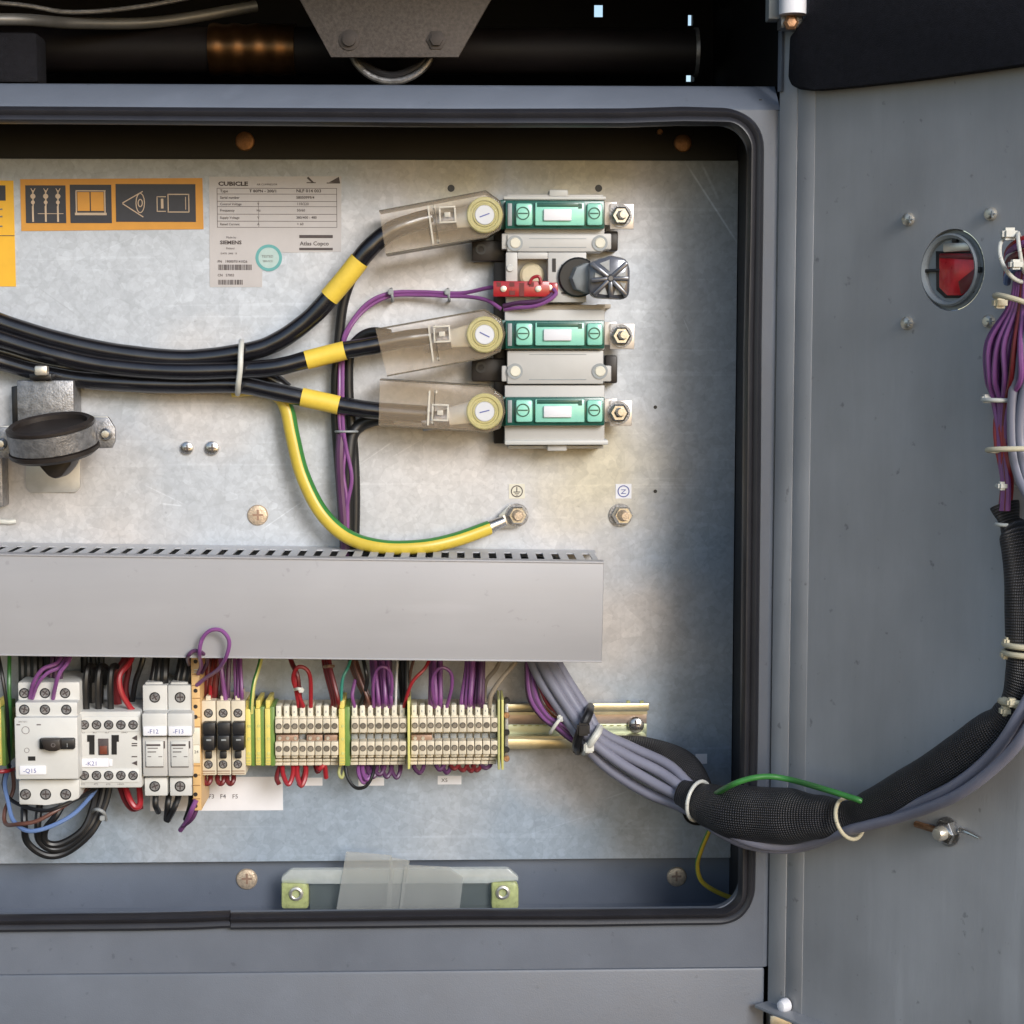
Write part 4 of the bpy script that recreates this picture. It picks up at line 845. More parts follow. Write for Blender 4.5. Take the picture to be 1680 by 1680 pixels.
# --- motor protection switch
ms = thing('motor_switch', 'large pale grey motor protection switch with black rotary handle', 'switch', P(78, 1220, 30))
MB().box(29, 1119, 131, 1152, 20, 120, 3).done('upper_housing', M_PLWHITE, ms)
MB().box(25, 1152, 127, 1176, 20, 140, 2.5).done('terminal_ledge', M_PLWHITE, ms)
MB().box(24, 1177, 128, 1279, 20, 150, 3).done('front_housing', M_PLWHITE, ms)
MB().poly([(30, 1279), (130, 1279), (130, 1310), (112, 1318), (76, 1321), (31, 1321)], 20, 126, 3).done('lower_housing', M_PLWHITE, ms)
for x in (40, 74, 107): dscrew(x, 1137, 120, ms)
for x in (40, 74, 109): dscrew(x, 1164, 140, ms)
for x in (42, 75, 108): dscrew(x, 1303, 126, ms, 9)
hd = MB().box(64, 1212, 122, 1230, 149, 158, 2.5).done('handle_slot', M_BLK, ms)
MB().poly([(66, 1213), (98, 1213), (99, 1230), (92, 1233), (80, 1233), (72, 1230)], 157, 170, 2.5).done('rotary_handle', M_BLKBR, ms)
txt('O', 83, 1226, 7, 170.6, M_INKG, ms); txt('I', 109, 1226, 7, 158.6, M_GLUE, ms)
MB().box(46, 1241, 58, 1248, 149.6, 150.6).done('test_slot', M_BLK, ms)
MB().box(32, 1257, 75, 1271, 150, 152.5, .5).done('name_label', M_PAPER, ms); txt('-Q15', 38, 1268, 7, 152.9, M_INKB, ms)
b = MB(); b.box(27, 1188, 33, 1190, 150, 150.5); b.box(60, 1188, 67, 1190, 150, 150.5); b.lathe(42, 1198, 150, [(5.5, 0), (5.5, .5), (6.3, .5), (6.3, 0)], 20); b.lathe(44, 1231, 150, [(3.5, 0), (3.5, .5), (4.2, .5), (4.2, 0)], 16); b.done('printed_marks', M_INKG, ms)
txt('3RV1011', 30, 1185.5, 2.8, 150.4, M_INKG, ms)
# --- contactor
ct = thing('contactor', 'square pale grey contactor with ten screws and small brown window', 'contactor', P(180, 1230, 30))
MB().box(128, 1167, 232, 1293, 20, 118, 3).done('housing', M_PLWHITE, ct)
MB().box(134, 1176, 228, 1201, 118, 120, 1).done('terminal_strip', M_PLWHITE, ct); MB().box(134, 1262, 228, 1284, 118, 120, 1).done('terminal_strip', M_PLWHITE, ct)
for i in range(5): dscrew(138.5+20*i, 1189, 120, ct, 7.8); dscrew(138.5+20*i, 1272, 120, ct, 7.8)
b = MB(); b.poly([(143, 1206), (155, 1206), (155, 1238), (146.5, 1238), (146.5, 1217), (143, 1217)], 117.5, 119); b.poly([(195, 1206), (183, 1206), (183, 1238), (191.5, 1238), (191.5, 1217), (195, 1217)], 117.5, 119); b.done('guide_slot', M_BLK, ct)
MB().box(161, 1212, 178, 1239, 118, 119.5, .6).done('window_frame', M_INK, ct); MB().box(163.5, 1224, 175.5, 1237.5, 119.5, 121, .4).done('armature_window', mat('brown_window', (.17, .045, .025), .4, 0, .15, 200), ct)
MB().box(133, 1245, 178, 1258.5, 118, 120.5, .5).box(179, 1246, 184, 1257, 118, 119.5, .4).done('name_label', M_PAPER, ct); txt('-K21', 140, 1256, 7, 121, M_INKB, ct)
b = MB(); b.poly([(216, 1211), (225, 1206), (225, 1215)], 118, 118.7); b.poly([(216, 1252), (225, 1248), (225, 1256)], 118, 118.7)
for y in (1219, 1222.5, 1240.5): b.box(216, y, 225, y+1.8, 118, 118.6)
b.done('printed_arrows', M_INK, ct)
for s_, x, y in (('1L1', 133, 1203), ('3L2', 152, 1203), ('5L3', 172, 1203), ('13NO', 198, 1203), ('2T1', 133, 1288), ('4T2', 154, 1288), ('6T3', 174, 1288), ('14NO', 192, 1288)): txt(s_, x, y, 3, 118.5, M_INKG, ct)
# --- two fuse disconnectors
for i, x0_ in enumerate((234, 275.5)):
    t = thing('fuse_switch', ('left' if i == 0 else 'right')+' one of the two slim pale grey fuse switches beside the orange strip', 'fuse switch', P(x0_+20, 1210, 30), 'pair of slim grey fuse switches')
    x1_ = x0_+40.5
    MB().box(x0_, 1124, x1_, 1168, 20, 108, 2).box(x0_+4, 1119, x0_+33, 1126, 20, 100, 2).done('upper_housing', M_PLWHITE, t)
    MB().box(x0_-1, 1170, x1_, 1208, 20, 134, 3).done('handle_top', M_PLWHITE, t)
    MB().box(x0_, 1209, x1_, 1274, 20, 122, 2).done('handle', M_PLGREY, t)
    MB().box(x0_+5, 1216, x0_+34, 1258, 122, 126, 1.5).done('handle_face', M_PLWHITE, t)
    MB().box(x0_+3, 1276, x1_, 1306, 20, 108, 2).done('lower_housing', M_PLWHITE, t)
    dscrew(x0_+20, 1144, 108, t, 8.8); dscrew(x0_+20, 1290, 108, t, 8.8)
    MB().box(x0_+1, 1192, x0_+39, 1207, 134, 136, .5).done('name_label', M_PAPER, t); txt('-F%d' % (12+i), x0_+8, 1203.5, 7, 136.4, M_INKB, t)
    b = MB(); b.box(x0_+6, 1221, x0_+29, 1224, 126, 126.5); b.box(x0_+8, 1227, x0_+25, 1228.2, 126, 126.5); b.box(x0_+8, 1233, x0_+22, 1234.4, 126, 126.5); b.box(x0_+8, 1241, x0_+14, 1242, 126, 126.5); b.box(x0_+26, 1241, x0_+32, 1242, 126, 126.5)
    b.poly([(x0_+5, 1250), (x0_+10, 1256), (x0_+29, 1256), (x0_+34, 1250), (x0_+34, 1259), (x0_+5, 1259)], 122, 123.5); b.box(x0_+34.5, 1216, x0_+36.5, 1228, 122, 123); b.done('printed_marks', M_INK, t)
# --- orange relay strip
ol = thing('orange_terminal_strip', 'tall narrow orange terminal strip standing between grey and black modules', 'terminal strip', P(322, 1200, 30))
MB().box(315, 1078, 329, 1330, 20, 112, 1.5).done('strip_body', M_OCHRE, ol)
b = MB()
for y in (1106, 1124, 1145, 1176, 1192, 1256, 1271, 1288, 1310): b.box(315.5, y, 328.5, y+1.2, 112, 112.6)
b.done('strip_joint', mat('orange_dark', (.30, .15, .05), .5, 0, .2, 200), ol)
for y in (1085, 1133, 1159, 1176, 1246, 1272, 1303, 1322): MB().cyl(321, y, 3.4, 111, 112.8, 12, .2).done('terminal_hole', M_BLKBR, ol)
MB().box(316, 1194, 328, 1222, 112, 114, .6).box(316, 1222.5, 328, 1252, 112, 113.4, .4).done('clear_insert', M_MARK, ol)
txt('24', 318.5, 1236, 5, 113.8, M_INK, ol)
for y in (1098, 1102): MB().box(318, y, 327, y+1.5, 112, 112.7).done('printed_mark', M_MARK, ol)
# --- black lever terminals
lt = None
for i in range(3):
    if lt is None:
        x0_ = 331.5; lt = t = thing('lever_terminal', '', 'terminal', P(343, 1210, 30), 'black levered fuse terminals')
        MB().box(x0_, 1150, x0_+22.8, 1272, 20, 96, 1.5).box(x0_+6, 1142, x0_+14, 1151, 20, 90, 1).done('housing', M_PLCREAM, t)
        MB().box(x0_+1, 1186, x0_+21.5, 1206, 96, 112, 2).done('lever_top', M_BLK, t)
        MB().box(x0_+1, 1207, x0_+20.5, 1232, 96, 118, 2.5).done('lever', M_BLK, t)
        MB().box(x0_+5, 1233, x0_+15.5, 1245, 96, 104, 1).done('lever_tail', M_BLK, t)
        MB().box(x0_+7, 1213, x0_+15, 1215.5, 118, 118.8).done('finger_mark', M_GLUE, t)
        dscrew(x0_+10.5, 1170, 96, t, 7.4, M_STEELD, ang=.6); dscrew(x0_+10.5, 1254, 96, t, 7, M_STEELD, ang=1.1)
        MB().box(x0_+1, 1264.5, x0_+21.5, 1266, 96, 96.6).box(x0_+1, 1268.5, x0_+21.5, 1269.6, 96, 96.5).done('groove', M_JUMP, t)
        t['label'] = 'first of three black levered terminals, against the orange strip'
    else:
        a_ = PL.uv(331.5, 1200, 96)[0]; dx = PL.uv(331.5+24.2*i, 1200, 96)[0]-a_
        dup(lt, Vector((dx*S, 0, 0)), ['', 'middle one of three black levered terminals', 'third black levered terminal, next to the striped earth terminals'][i])
# --- earth terminals
def earth_t(x0_, w_, lab, grp='green and yellow earth terminals'):
    t = thing('earth_terminal', lab, 'earth terminal', P(x0_+w_/2, 1200, 30), grp)
    MB().box(x0_, 1163, x0_+w_*.52, 1256, 20, 96, 1).box(x0_+w_*.05, 1149, x0_+w_*.5, 1164, 20, 88, 1).done('yellow_half', M_PEY, t)
    MB().box(x0_+w_*.53, 1160, x0_+w_*.97, 1257, 20, 91, 1).done('green_half', M_PEG, t)
    for y in (1191, 1212, 1236): MB().cyl(x0_+w_*.36, y, 2.7, 95.5, 97, 10, .3).done('terminal_screw', M_LEMON, t)
    b = MB()
    for y in (1243, 1248, 1252.5): b.box(x0_+.4, y, x0_+w_*.5, y+1, 96, 96.5)
    b.done('groove', M_SEPG, t); return t
e0 = earth_t(403, 16, 'first of three striped earth terminals, next to the black levers')
for i, l in ((1, 'middle one of three striped earth terminals'), (2, 'third striped earth terminal, next to the cream terminals')):
    dup(e0, Vector(((PL.uv(403+16*i, 1200, 96)[0]-PL.uv(403, 1200, 96)[0])*S, 0, 0)), l)
earth_t(556, 18.5, 'single striped earth terminal between the two runs of cream terminals')
earth_t(-6, 15, 'striped earth terminal cut by the left edge of the photo')
# --- cream terminals
PITCH = 13.1
def cream(x0_, lab, grp):
    t = thing('terminal_block', lab, 'terminal', P(x0_+6, 1200, 30), grp); w_ = 12.4; b = MB()
    b.box(x0_, 1158, x0_+w_, 1256, 20, 70, .6); b.box(x0_+.2, 1180, x0_+w_-.2, 1203, 70, 98, 1.2); b.box(x0_+.2, 1217.5, x0_+w_-.2, 1240, 70, 98, 1.2); b.box(x0_+1.5, 1240, x0_+w_-1.5, 1243.5, 70, 90, .5)
    b.box(x0_+.2, 1245.5, x0_+w_-.2, 1249, 66, 80, .5); b.box(x0_+.2, 1251, x0_+w_-.2, 1256, 60, 74, .5); b.box(x0_+.2, 1176, x0_+w_-.2, 1179.5, 66, 88, .5)
    b.done('housing', M_PLCREAM, t)
    mk = MB().box(x0_+1.6, 1158, x0_+w_-2.6, 1176, 66, 86, 1).done('marker_tag', M_MARK, t)
    MB().box(x0_+4.6, 1166.5, x0_+6, 1170, 86, 86.5).done('printed_number', M_GLUE, mk)
    for y in (1191.5, 1228.5):
        MB().cyl(x0_+w_/2, y, 5, 97.2, 98.5, 14, .2).done('screw_recess', M_SEPD, t)
        MB().cyl(x0_+w_/2-.3, y+.4, 3.6, 98.4, 99.2, 12, .4).done('terminal_screw', M_SCREWD, t)
    MB().box(x0_+1.2, 1205, x0_+w_-1.2, 1215, 70, 76, .6).done('bridge_slot', M_GLUE, t)
    return t
M_SEPD = mat('recess_brown', (.10, .085, .065), .5, 0, .3, 200); M_SCREWD = mat('screw_grey_brown', (.27, .24, .20), .4, .5, .35, 500, rnd=.3)
runs = [(451.2, 8, 'in the run right of the three striped ones', 'cream terminals left of the single earth terminal'),
        (576.3, 7, 'left of the yellow divider, right of the lone striped one', 'cream terminals left of the yellow divider'),
        (674.5, 11, 'in the run right of the yellow divider', 'cream terminals right of the yellow divider')]
tproto = None; TERMX = []
for x0_, n_, where, grp in runs:
    for i in range(n_):
        x = x0_+PITCH*i; TERMX.append(x+6); lab = '%s cream terminal from left, %s' % (ORD[i], where)
        if tproto is None: tproto = cream(x, lab, grp); px0 = x
        else: dup(tproto, Vector(((PL.uv(x, 1200, 98)[0]-PL.uv(px0, 1200, 98)[0])*S, 0, 0)), lab, grp)
def jumper(x0_, x1_, lab, m=M_JUMP, y0_=1206, y1_=1216):
    t = thing('jumper_bar', lab, 'jumper', P((x0_+x1_)/2, 1210, 80)); MB().box(x0_, y0_, x1_, y1_, 76, 90, 1).done('bar', m, t)
    for x in range(int(x0_)+6, int(x1_)-3, 13): MB().cyl(x, 1211, 3, 90, 91.5, 10, .4).done('jumper_screw', M_LUG, t)
jumper(453, 489, 'brown jumper bar across the first three cream terminals'); jumper(503, 529, 'pale brown jumper bar in the middle of the left cream run', M_JUMP); jumper(532, 554, 'short brown jumper bar at the right of the left cream run', M_JUMP)
jumper(675, 709, 'brown jumper bar just right of the yellow divider')
sp_ = thing('divider_plate', 'thin lemon yellow divider plate between two runs of cream terminals', 'divider', P(670, 1200, 30)); MB().box(668.5, 1150, 672.5, 1262, 20, 104, .8).done('plate', M_LEMON, sp_)
for x, lab in ((818.5, 'first thin olive end plate right of the last cream terminal'), (824.5, 'second thin olive end plate, beside the end clamp')):
    t = thing('end_plate', lab, 'end plate', P(x, 1200, 30), 'olive end plates'); MB().box(x-2, 1148, x+2, 1263, 20, 100, .8).done('plate', M_SEPG if x < 820 else M_LEMON, t)
en = thing('end_clamp', 'small metal end clamp holding the terminals on the bare rail', 'end clamp', P(831, 1200, 30))
MB().box(828, 1153, 834, 1250, 20, 70, 1).done('clamp_body', M_STEELD, en)
for y in (1148, 1172, 1200, 1228, 1243): MB().cyl(831, y, 5, 66, 76, 10, 1).done('clamp_screw', M_RUST if y in (1172, 1243) else M_BLK, en)
# --- paper labels on the plate
def plab(x0_, y0_, x1_, y1_, text, lab, m=M_PAPER):
    t = thing('paper_label', lab, 'label', P(x0_, y0_, 0)); MB().box(x0_, y0_, x1_, y1_, 0, 1).done('paper', m, t)
    for s_, x, y, h in text: txt(s_, x, y, h, 1.6, M_INK, t)
plab(246, 1275, 464, 1330, (('F3', 342, 1310, 7), ('F4', 361, 1310, 7), ('F5', 381, 1310, 7)), 'large white paper label under the black levered terminals')
plab(497, 1276, 529, 1289, (), 'small blank white label under the left run of cream terminals')
plab(588, 1276, 630, 1289, (), 'small white label half hidden by purple wire loops')
plab(718, 1273, 757, 1287, (('X5', 724, 1283, 6),), 'small white label with faint print under the right run of cream terminals')
plab(1141, 1237, 1160, 1253, (), 'tiny white label peeking out behind the black braided sleeve')

# ================================================================ WIRES ABOVE THE DEVICES
random.seed(11)
def jit(a): return random.uniform(-a, a)
Y0 = 1050
def bundle(x_top, x_bot, ytop, ybot, n_, r, m, lab, grp, wt=6, wb=6, c0=60, c1=85, sag=0):
    for i in range(n_):
        lb = ('leftmost, ' if i == 0 else ORD[i]+' from left, ')+lab if n_ > 1 else lab
        f = (i/(n_-1)-.5) if n_ > 1 else 0
        xa_, xb_ = x_top+f*wt*2, x_bot+f*wb*2; dc = (i % 3)*6
        wire([(xa_+jit(1), ytop, c0+dc), (xa_*.7+xb_*.3+jit(2)+sag, ytop*.6+ybot*.4, c0*.5+c1*.5+dc+4), (xb_+jit(1), ybot-14, c1+dc), (xb_, ybot, c1-4)], r, m, lb, grp)
bundle(62, 62, Y0, 1125, 6, 6.5, M_WBLACK, 'black wire in the dense bundle above the large motor switch', 'black wires above the motor switch', 26, 26, 40, 60)
bundle(96, 92, Y0, 1125, 3, 4, M_PURPD, 'plum wire among the black ones above the motor switch', 'plum wires above the motor switch', 9, 8, 64, 80)
g = 'purple wires looping onto the motor switch'
wire([(110, 1055, 80), (95, 1086, 128), (70, 1098, 140), (55, 1120, 138), (49, 1145, 122)], 3.4, M_PURPLE, 'outer purple wire arching onto the left screw of the motor switch', g)
wire([(120, 1058, 80), (100, 1092, 130), (78, 1104, 140), (62, 1122, 138), (53, 1146, 122)], 3, M_PURPLE, 'inner purple wire arching onto the left screw of the motor switch', g)
wire([(118, 1052, 90), (114, 1082, 132), (98, 1104, 142), (91, 1125, 138), (87, 1146, 122)], 3.4, M_PURPLE, 'purple wire curving onto the middle screw of the motor switch', g)
bundle(152, 152, Y0, 1170, 3, 6, M_WBLACK, 'black wire dropping behind the contactor', 'black wires above the contactor', 14, 12, 20, 40)
g = 'black wires looping onto the contactor'
for x in (143, 163, 183): wire([(x+8, 1120, 40), (x+12, 1098, 70), (x+2, 1094, 92), (x-2, 1120, 100), (x-1, 1172, 96)], 5.5, M_WBLACK, 'black wire loop entering the contactor from above, %s one' % {143: 'left', 163: 'middle', 183: 'right'}[x], g)
wire([(222, 1058, 60), (214, 1085, 90), (197, 1108, 105), (199, 1135, 108), (212, 1158, 104), (222, 1170, 98)], 4.5, M_RED, 'bright red wire curving onto the right side of the contactor')
wire([(214, 1050, 50), (205, 1085, 70), (190, 1105, 76), (186, 1128, 70), (196, 1170, 50)], 8, M_DRED, 'thick dark red wire behind the bright one above the contactor')
wire([(208, 1050, 44), (212, 1090, 50), (206, 1130, 40), (214, 1170, 30)], 5, M_DRED, 'thin dark red wire dropping behind the contactor')
wire([(240, 1055, 60), (232, 1090, 70), (222, 1120, 60), (215, 1165, 30)], 4.5, M_WBLACK, 'single black wire slanting down left of the slim fuse switches')
for xa_, nm in ((254, 'left'), (296, 'right')):
    bundle(xa_+12, xa_+6, Y0, 1128, 3, 7, M_WBLACK, 'thick black wire feeding the %s slim fuse switch' % nm, 'black wires above the %s slim fuse switch' % nm, 9, 9, 50, 80)
wire([(372, 1056, 70), (349, 1075, 30), (345, 1145, 84)], 3, M_RED, 'red wire dropping to the first black levered terminal')
bundle(352, 346, Y0, 1150, 3, 5, M_DRED, 'dark red wire above the black levered terminals', 'dark red wires above the levered terminals', 8, 6, 40, 60)
wire([(360, 1050, 60), (363, 1095, 90), (370, 1148, 88)], 3.6, M_PURPLE, 'purple wire dropping straight to the second black levered terminal')
bundle(374, 369, Y0, 1150, 2, 4, M_PURPD, 'plum wire above the second levered terminal', 'plum wires above the second levered terminal', 5, 4, 50, 70)
bundle(390, 392, Y0, 1150, 3, 3, M_PURPLE, 'slim purple wire above the third levered terminal', 'purple wires above the third levered terminal', 6, 5, 50, 84)
wire([(323, 1124, 112), (338, 1112, 130), (358, 1098, 176), (371, 1078, 204), (376, 1052, 210), (364, 1035, 210), (346, 1034, 210), (332, 1048, 206), (327, 1072, 200), (330, 1092, 150), (325, 1105, 118)], 3.2, M_PURPLE, 'purple wire making a tall loop in front of the trunking lid')
wire([(331, 1104, 118), (340, 1085, 150), (333, 1072, 190), (318, 1068, 196), (308, 1078, 190), (310, 1090, 120)], 3.2, M_PURPD, 'small plum wire loop at the top of the orange strip')
gy = thing('earth_wire', 'thin green-yellow wire dropping to the striped earth terminals', 'wire', P(420, 1110, 80))
MB().tube([P(*p) for p in ((434, 1050, 50), (426, 1090, 84), (417, 1120, 100), (413, 1150, 98), (412, 1170, 90))], 3.6, 10, 7, stripe=(.5, 1)).done('wire_jacket', [M_GREEN, M_LEMON], gy)
wire([(470, 1050, 50), (478, 1085, 80), (488, 1110, 92), (493, 1160, 84)], 4, M_DRED, 'dark red wire dropping to the left cream run')
wire([(498, 1160, 84), (490, 1140, 92), (481, 1115, 100), (487, 1096, 104), (500, 1096, 104), (509, 1112, 102), (510, 1160, 86)], 3.4, M_RED, 'red wire looping up and back down above the left cream run')
wire([(486, 1098, 80), (484, 1120, 96), (490, 1160, 84)], 3, M_RED, 'short red wire beside the red loop above the left cream run')
hoop([(484, 1131, 98), (490, 1130, 108), (497, 1132, 98)], 2.6, M_TIE, 'tiny white tie on the red wires above the left cream run', (494, 1132, 106), 4)
bundle(533, 549, Y0, 1160, 3, 4, M_DRED, 'dark red wire slanting down to the end of the left cream run', 'dark red wires over the left cream run', 4, 4, 50, 84)
hoop([(532, 1094, 78), (539, 1093, 96), (547, 1093, 78)], 2.6, M_JUMP, 'small brownish tie round the slanting dark red wires')
wire([(582, 1055, 50), (572, 1092, 84), (562, 1115, 92), (559, 1158, 84)], 2.6, mat('wire_teal', (.05, .28, .22), .35, 0, .1, 90), 'thin teal wire dropping to the single striped terminal')
bundle(574, 602, Y0, 1160, 4, 2.8, M_BROWN, 'thin brown wire slanting down to the middle cream run', 'brown wires over the middle cream run', 5, 5, 50, 84)
wire([(588, 1050, 60), (599, 1095, 96), (602, 1120, 96), (596, 1142, 92), (590, 1160, 80)], 3.2, M_WBLACK, 'black wire bulging right above the middle cream run')
wire([(582, 1160, 84), (578, 1140, 90), (583, 1115, 80)], 3, M_PURPLE, 'short purple wire at the left of the middle cream run')
bundle(622, 628, Y0, 1160, 9, 3.2, M_PURPLE, 'purple wire in the dense bunch above the middle cream run', 'purple wires in the bunch above the middle cream run', 14, 13, 46, 84)
bundle(630, 628, Y0, 1160, 4, 4, M_PURPD, 'plum wire in the dense bunch above the middle cream run', 'plum wires in the bunch above the middle cream run', 8, 10, 36, 60)
wire([(613, 1160, 84), (612, 1125, 106), (618, 1100, 112), (630, 1094, 114), (641, 1105, 110), (643, 1130, 102), (638, 1160, 84)], 2.8, M_PURPLE, 'purple loop arching over the bunch above the middle cream run')
bundle(662, 664, Y0, 1160, 3, 4, M_WBLACK, 'dark wire above the yellow divider', 'dark wires above the yellow divider', 7, 4, 40, 60)
wire([(652, 1085, 60), (650, 1120, 80), (649, 1160, 84)], 2.2, M_WHITEW, 'thin white wire left of the yellow divider')
wire([(712, 1055, 60), (700, 1092, 92), (676, 1120, 100), (662, 1160, 84)], 2.8, M_RED, 'thin red wire slanting left onto the terminal beside the yellow divider')
wire([(690, 1050, 40), (674, 1100, 60), (670, 1150, 60)], 2.6, M_BROWN, 'thin brown wire behind the slanting red one')
bundle(714, 714, Y0, 1160, 5, 4, M_PURPLE, 'purple wire in the narrow bunch above the right cream run', 'purple wires in the narrow bunch above the right cream run', 9, 8, 46, 82)
wire([(714, 1160, 84), (709, 1130, 104), (713, 1105, 110), (726, 1095, 112), (740, 1105, 108), (741, 1128, 102), (733, 1160, 84)], 3, M_PURPLE, 'purple loop standing up beside the narrow bunch above the right cream run')
bundle(773, 768, Y0, 1160, 4, 4.2, M_PURPLE, 'purple wire in the last bunch before the bare rail', 'purple wires in the last bunch, left half', 7, 9, 46, 82)
bundle(789, 784, Y0, 1160, 4, 4.2, M_PURPD, 'plum wire in the last bunch before the bare rail', 'plum wires in the last bunch, right half', 6, 7, 46, 82)
wire([(856, 1058, 60), (846, 1085, 80), (822, 1115, 92), (806, 1140, 92), (803, 1160, 84)], 4, M_BEIGE, 'beige wire slanting left to the last cream terminals')
wire([(834, 1050, 40), (815, 1095, 60), (797, 1120, 60), (795, 1160, 50)], 3.4, M_BEIGE, 'thinner beige wire behind the other slanting beige one')
# left edge wires
wire([(-6, 1060, 80), (4, 1110, 110), (12, 1170, 104), (15, 1260, 60)], 3, M_WBLACK, 'thin black wire at the left edge beside the motor switch')
wire([(16, 1050, 40), (15, 1120, 70), (17, 1200, 70), (14, 1260, 60)], 3.4, M_GREEN, 'green wire running down left of the motor switch')
wire([(-40, 1266, 90), (0, 1266, 92), (16, 1264, 80), (24, 1262, 50)], 3.4, M_RED, 'red wire entering from the left edge below the cut-off earth terminal')
# ================================================================ WIRES BELOW
g = 'black wires looping below the motor switch'
wire([(40, 1310, 80), (40, 1350, 100), (45, 1382, 90), (75, 1403, 80), (110, 1398, 70), (150, 1365, 64), (172, 1320, 50), (182, 1280, 40)], 5.8, M_WBLACK, 'outermost black loop hanging below the motor switch', g, n=10)
wire([(66, 1310, 80), (62, 1350, 96), (64, 1378, 88), (84, 1393, 80), (112, 1388, 74), (145, 1358, 70), (163, 1320, 54), (172, 1280, 40)], 5.8, M_WBLACK, 'middle black loop hanging below the motor switch', g, n=10)
wire([(108, 1310, 80), (92, 1338, 96), (74, 1362, 92), (76, 1382, 86), (100, 1384, 80), (135, 1362, 74), (152, 1325, 60), (160, 1280, 40)], 5.8, M_WBLACK, 'innermost black loop hanging below the motor switch', g, n=10)
hoop([(150, 1333, 60), (158, 1328, 84), (170, 1333, 84), (174, 1345, 60)], 3, M_GLUE, 'small grey tie round the black loops below the contactor', (168, 1342, 82), 4)
wire([(16, 1255, 50), (8, 1285, 70), (14, 1318, 90), (22, 1346, 110), (45, 1363, 132), (80, 1357, 132), (120, 1336, 116), (150, 1305, 80), (160, 1288, 60)], 3.6, M_BLUE, 'pale blue wire swinging below the motor switch')
wire([(20, 1260, 50), (22, 1295, 60), (8, 1330, 80), (10, 1352, 96), (30, 1352, 128), (60, 1347, 134), (95, 1328, 128), (130, 1306, 100), (150, 1288, 60)], 3.4, M_BROWN, 'brown wire swinging above the blue one below the motor switch')
wire([(10, 1262, 50), (6, 1290, 64), (22, 1315, 90), (70, 1330, 132), (110, 1318, 128), (150, 1298, 90), (165, 1286, 60)], 3.2, M_WBLACK, 'thin black wire crossing just under the motor switch')
wire([(204, 1285, 60), (212, 1310, 80), (222, 1324, 84), (230, 1318, 80), (228, 1285, 60)], 5, M_RED, 'bright red wire loop under the right side of the contactor')
wire([(196, 1285, 50), (206, 1312, 66), (218, 1326, 70), (232, 1322, 60)], 6, M_DRED, 'dark red wire loop behind the bright one under the contactor')
wire([(256, 1298, 70), (255, 1320, 76), (260, 1332, 60)], 5, M_WBLACK, 'short black wire stub below the left slim fuse switch')
g = 'black wires in a V below the slim fuse switches'
wire([(278, 1298, 70), (275, 1322, 80), (273, 1345, 60)], 5, M_WBLACK, 'left arm of the black V of wires below the fuse switches', g)
wire([(296, 1298, 70), (286, 1325, 84), (275, 1346, 64)], 5, M_WBLACK, 'right arm of the black V of wires below the fuse switches', g)
wire([(313, 1298, 70), (312, 1320, 80), (304, 1345, 70)], 4, M_WBLACK, 'thin black wire left of the bottom of the orange strip')
wire([(322, 1312, 112), (314, 1330, 112), (306, 1348, 90), (296, 1362, 70)], 4.2, M_PURPLE, 'purple wire end dangling below the orange strip', 'purple wires dangling below the orange strip')
wire([(326, 1318, 100), (316, 1342, 100), (300, 1356, 80)], 3.6, M_PURPD, 'plum wire end dangling beside the purple one below the orange strip', 'purple wires dangling below the orange strip')
for x in (340, 362, 378): wire([(x-5, 1265, 60), (x-5, 1280, 70), (x, 1286, 72), (x+5, 1280, 70), (x+5, 1265, 60)], 4, M_DRED, 'dark red wire stub under the %s levered terminal' % {340: 'first', 362: 'second', 378: 'third'}[x])
def uloop(xa_, xb_, yb_, r, m, lab, grp=None, c=58):
    wire([(xa_, 1246, c-8), (xa_-1+jit(1), (1250+yb_)/2, c+14), ((xa_+xb_)/2+jit(1.5), yb_, c+24+jit(4)), (xb_+1+jit(1), (1250+yb_)/2, c+14), (xb_, 1246, c-8)], r, m, lab, grp)
uloop(464, 480, 1287, 3.8, M_RED, 'leftmost red wire loop under the cream terminals'); wire([(462, 1248, 50), (454, 1275, 70), (458, 1287, 72)], 3.8, M_DRED, 'dark red wire under the leftmost cream terminals')
uloop(488, 500, 1289, 4.2, M_RED, 'second red wire loop under the cream terminals'); wire([(503, 1248, 50), (499, 1272, 70), (490, 1288, 66)], 4, M_DRED, 'dark red wire beside the second red loop')
wire([(520, 1250, 50), (523, 1262, 70), (532, 1256, 70), (535, 1276, 60)], 4, M_RED, 'short kinked red wire under the left cream run'); wire([(516, 1250, 44), (521, 1266, 56), (528, 1254, 50)], 4, M_DRED, 'dark red stub under the left cream run')
wire([(566, 1252, 60), (570, 1275, 70), (583, 1292, 76), (600, 1290, 80), (612, 1270, 78), (614, 1250, 60)], 2.8, M_WBLACK, 'thin black wire loop hanging lowest under the single striped terminal')
wire([(560, 1250, 60), (556, 1268, 70), (561, 1276, 70), (566, 1262, 60)], 2.6, M_SEPG, 'small olive wire loop under the single striped terminal')
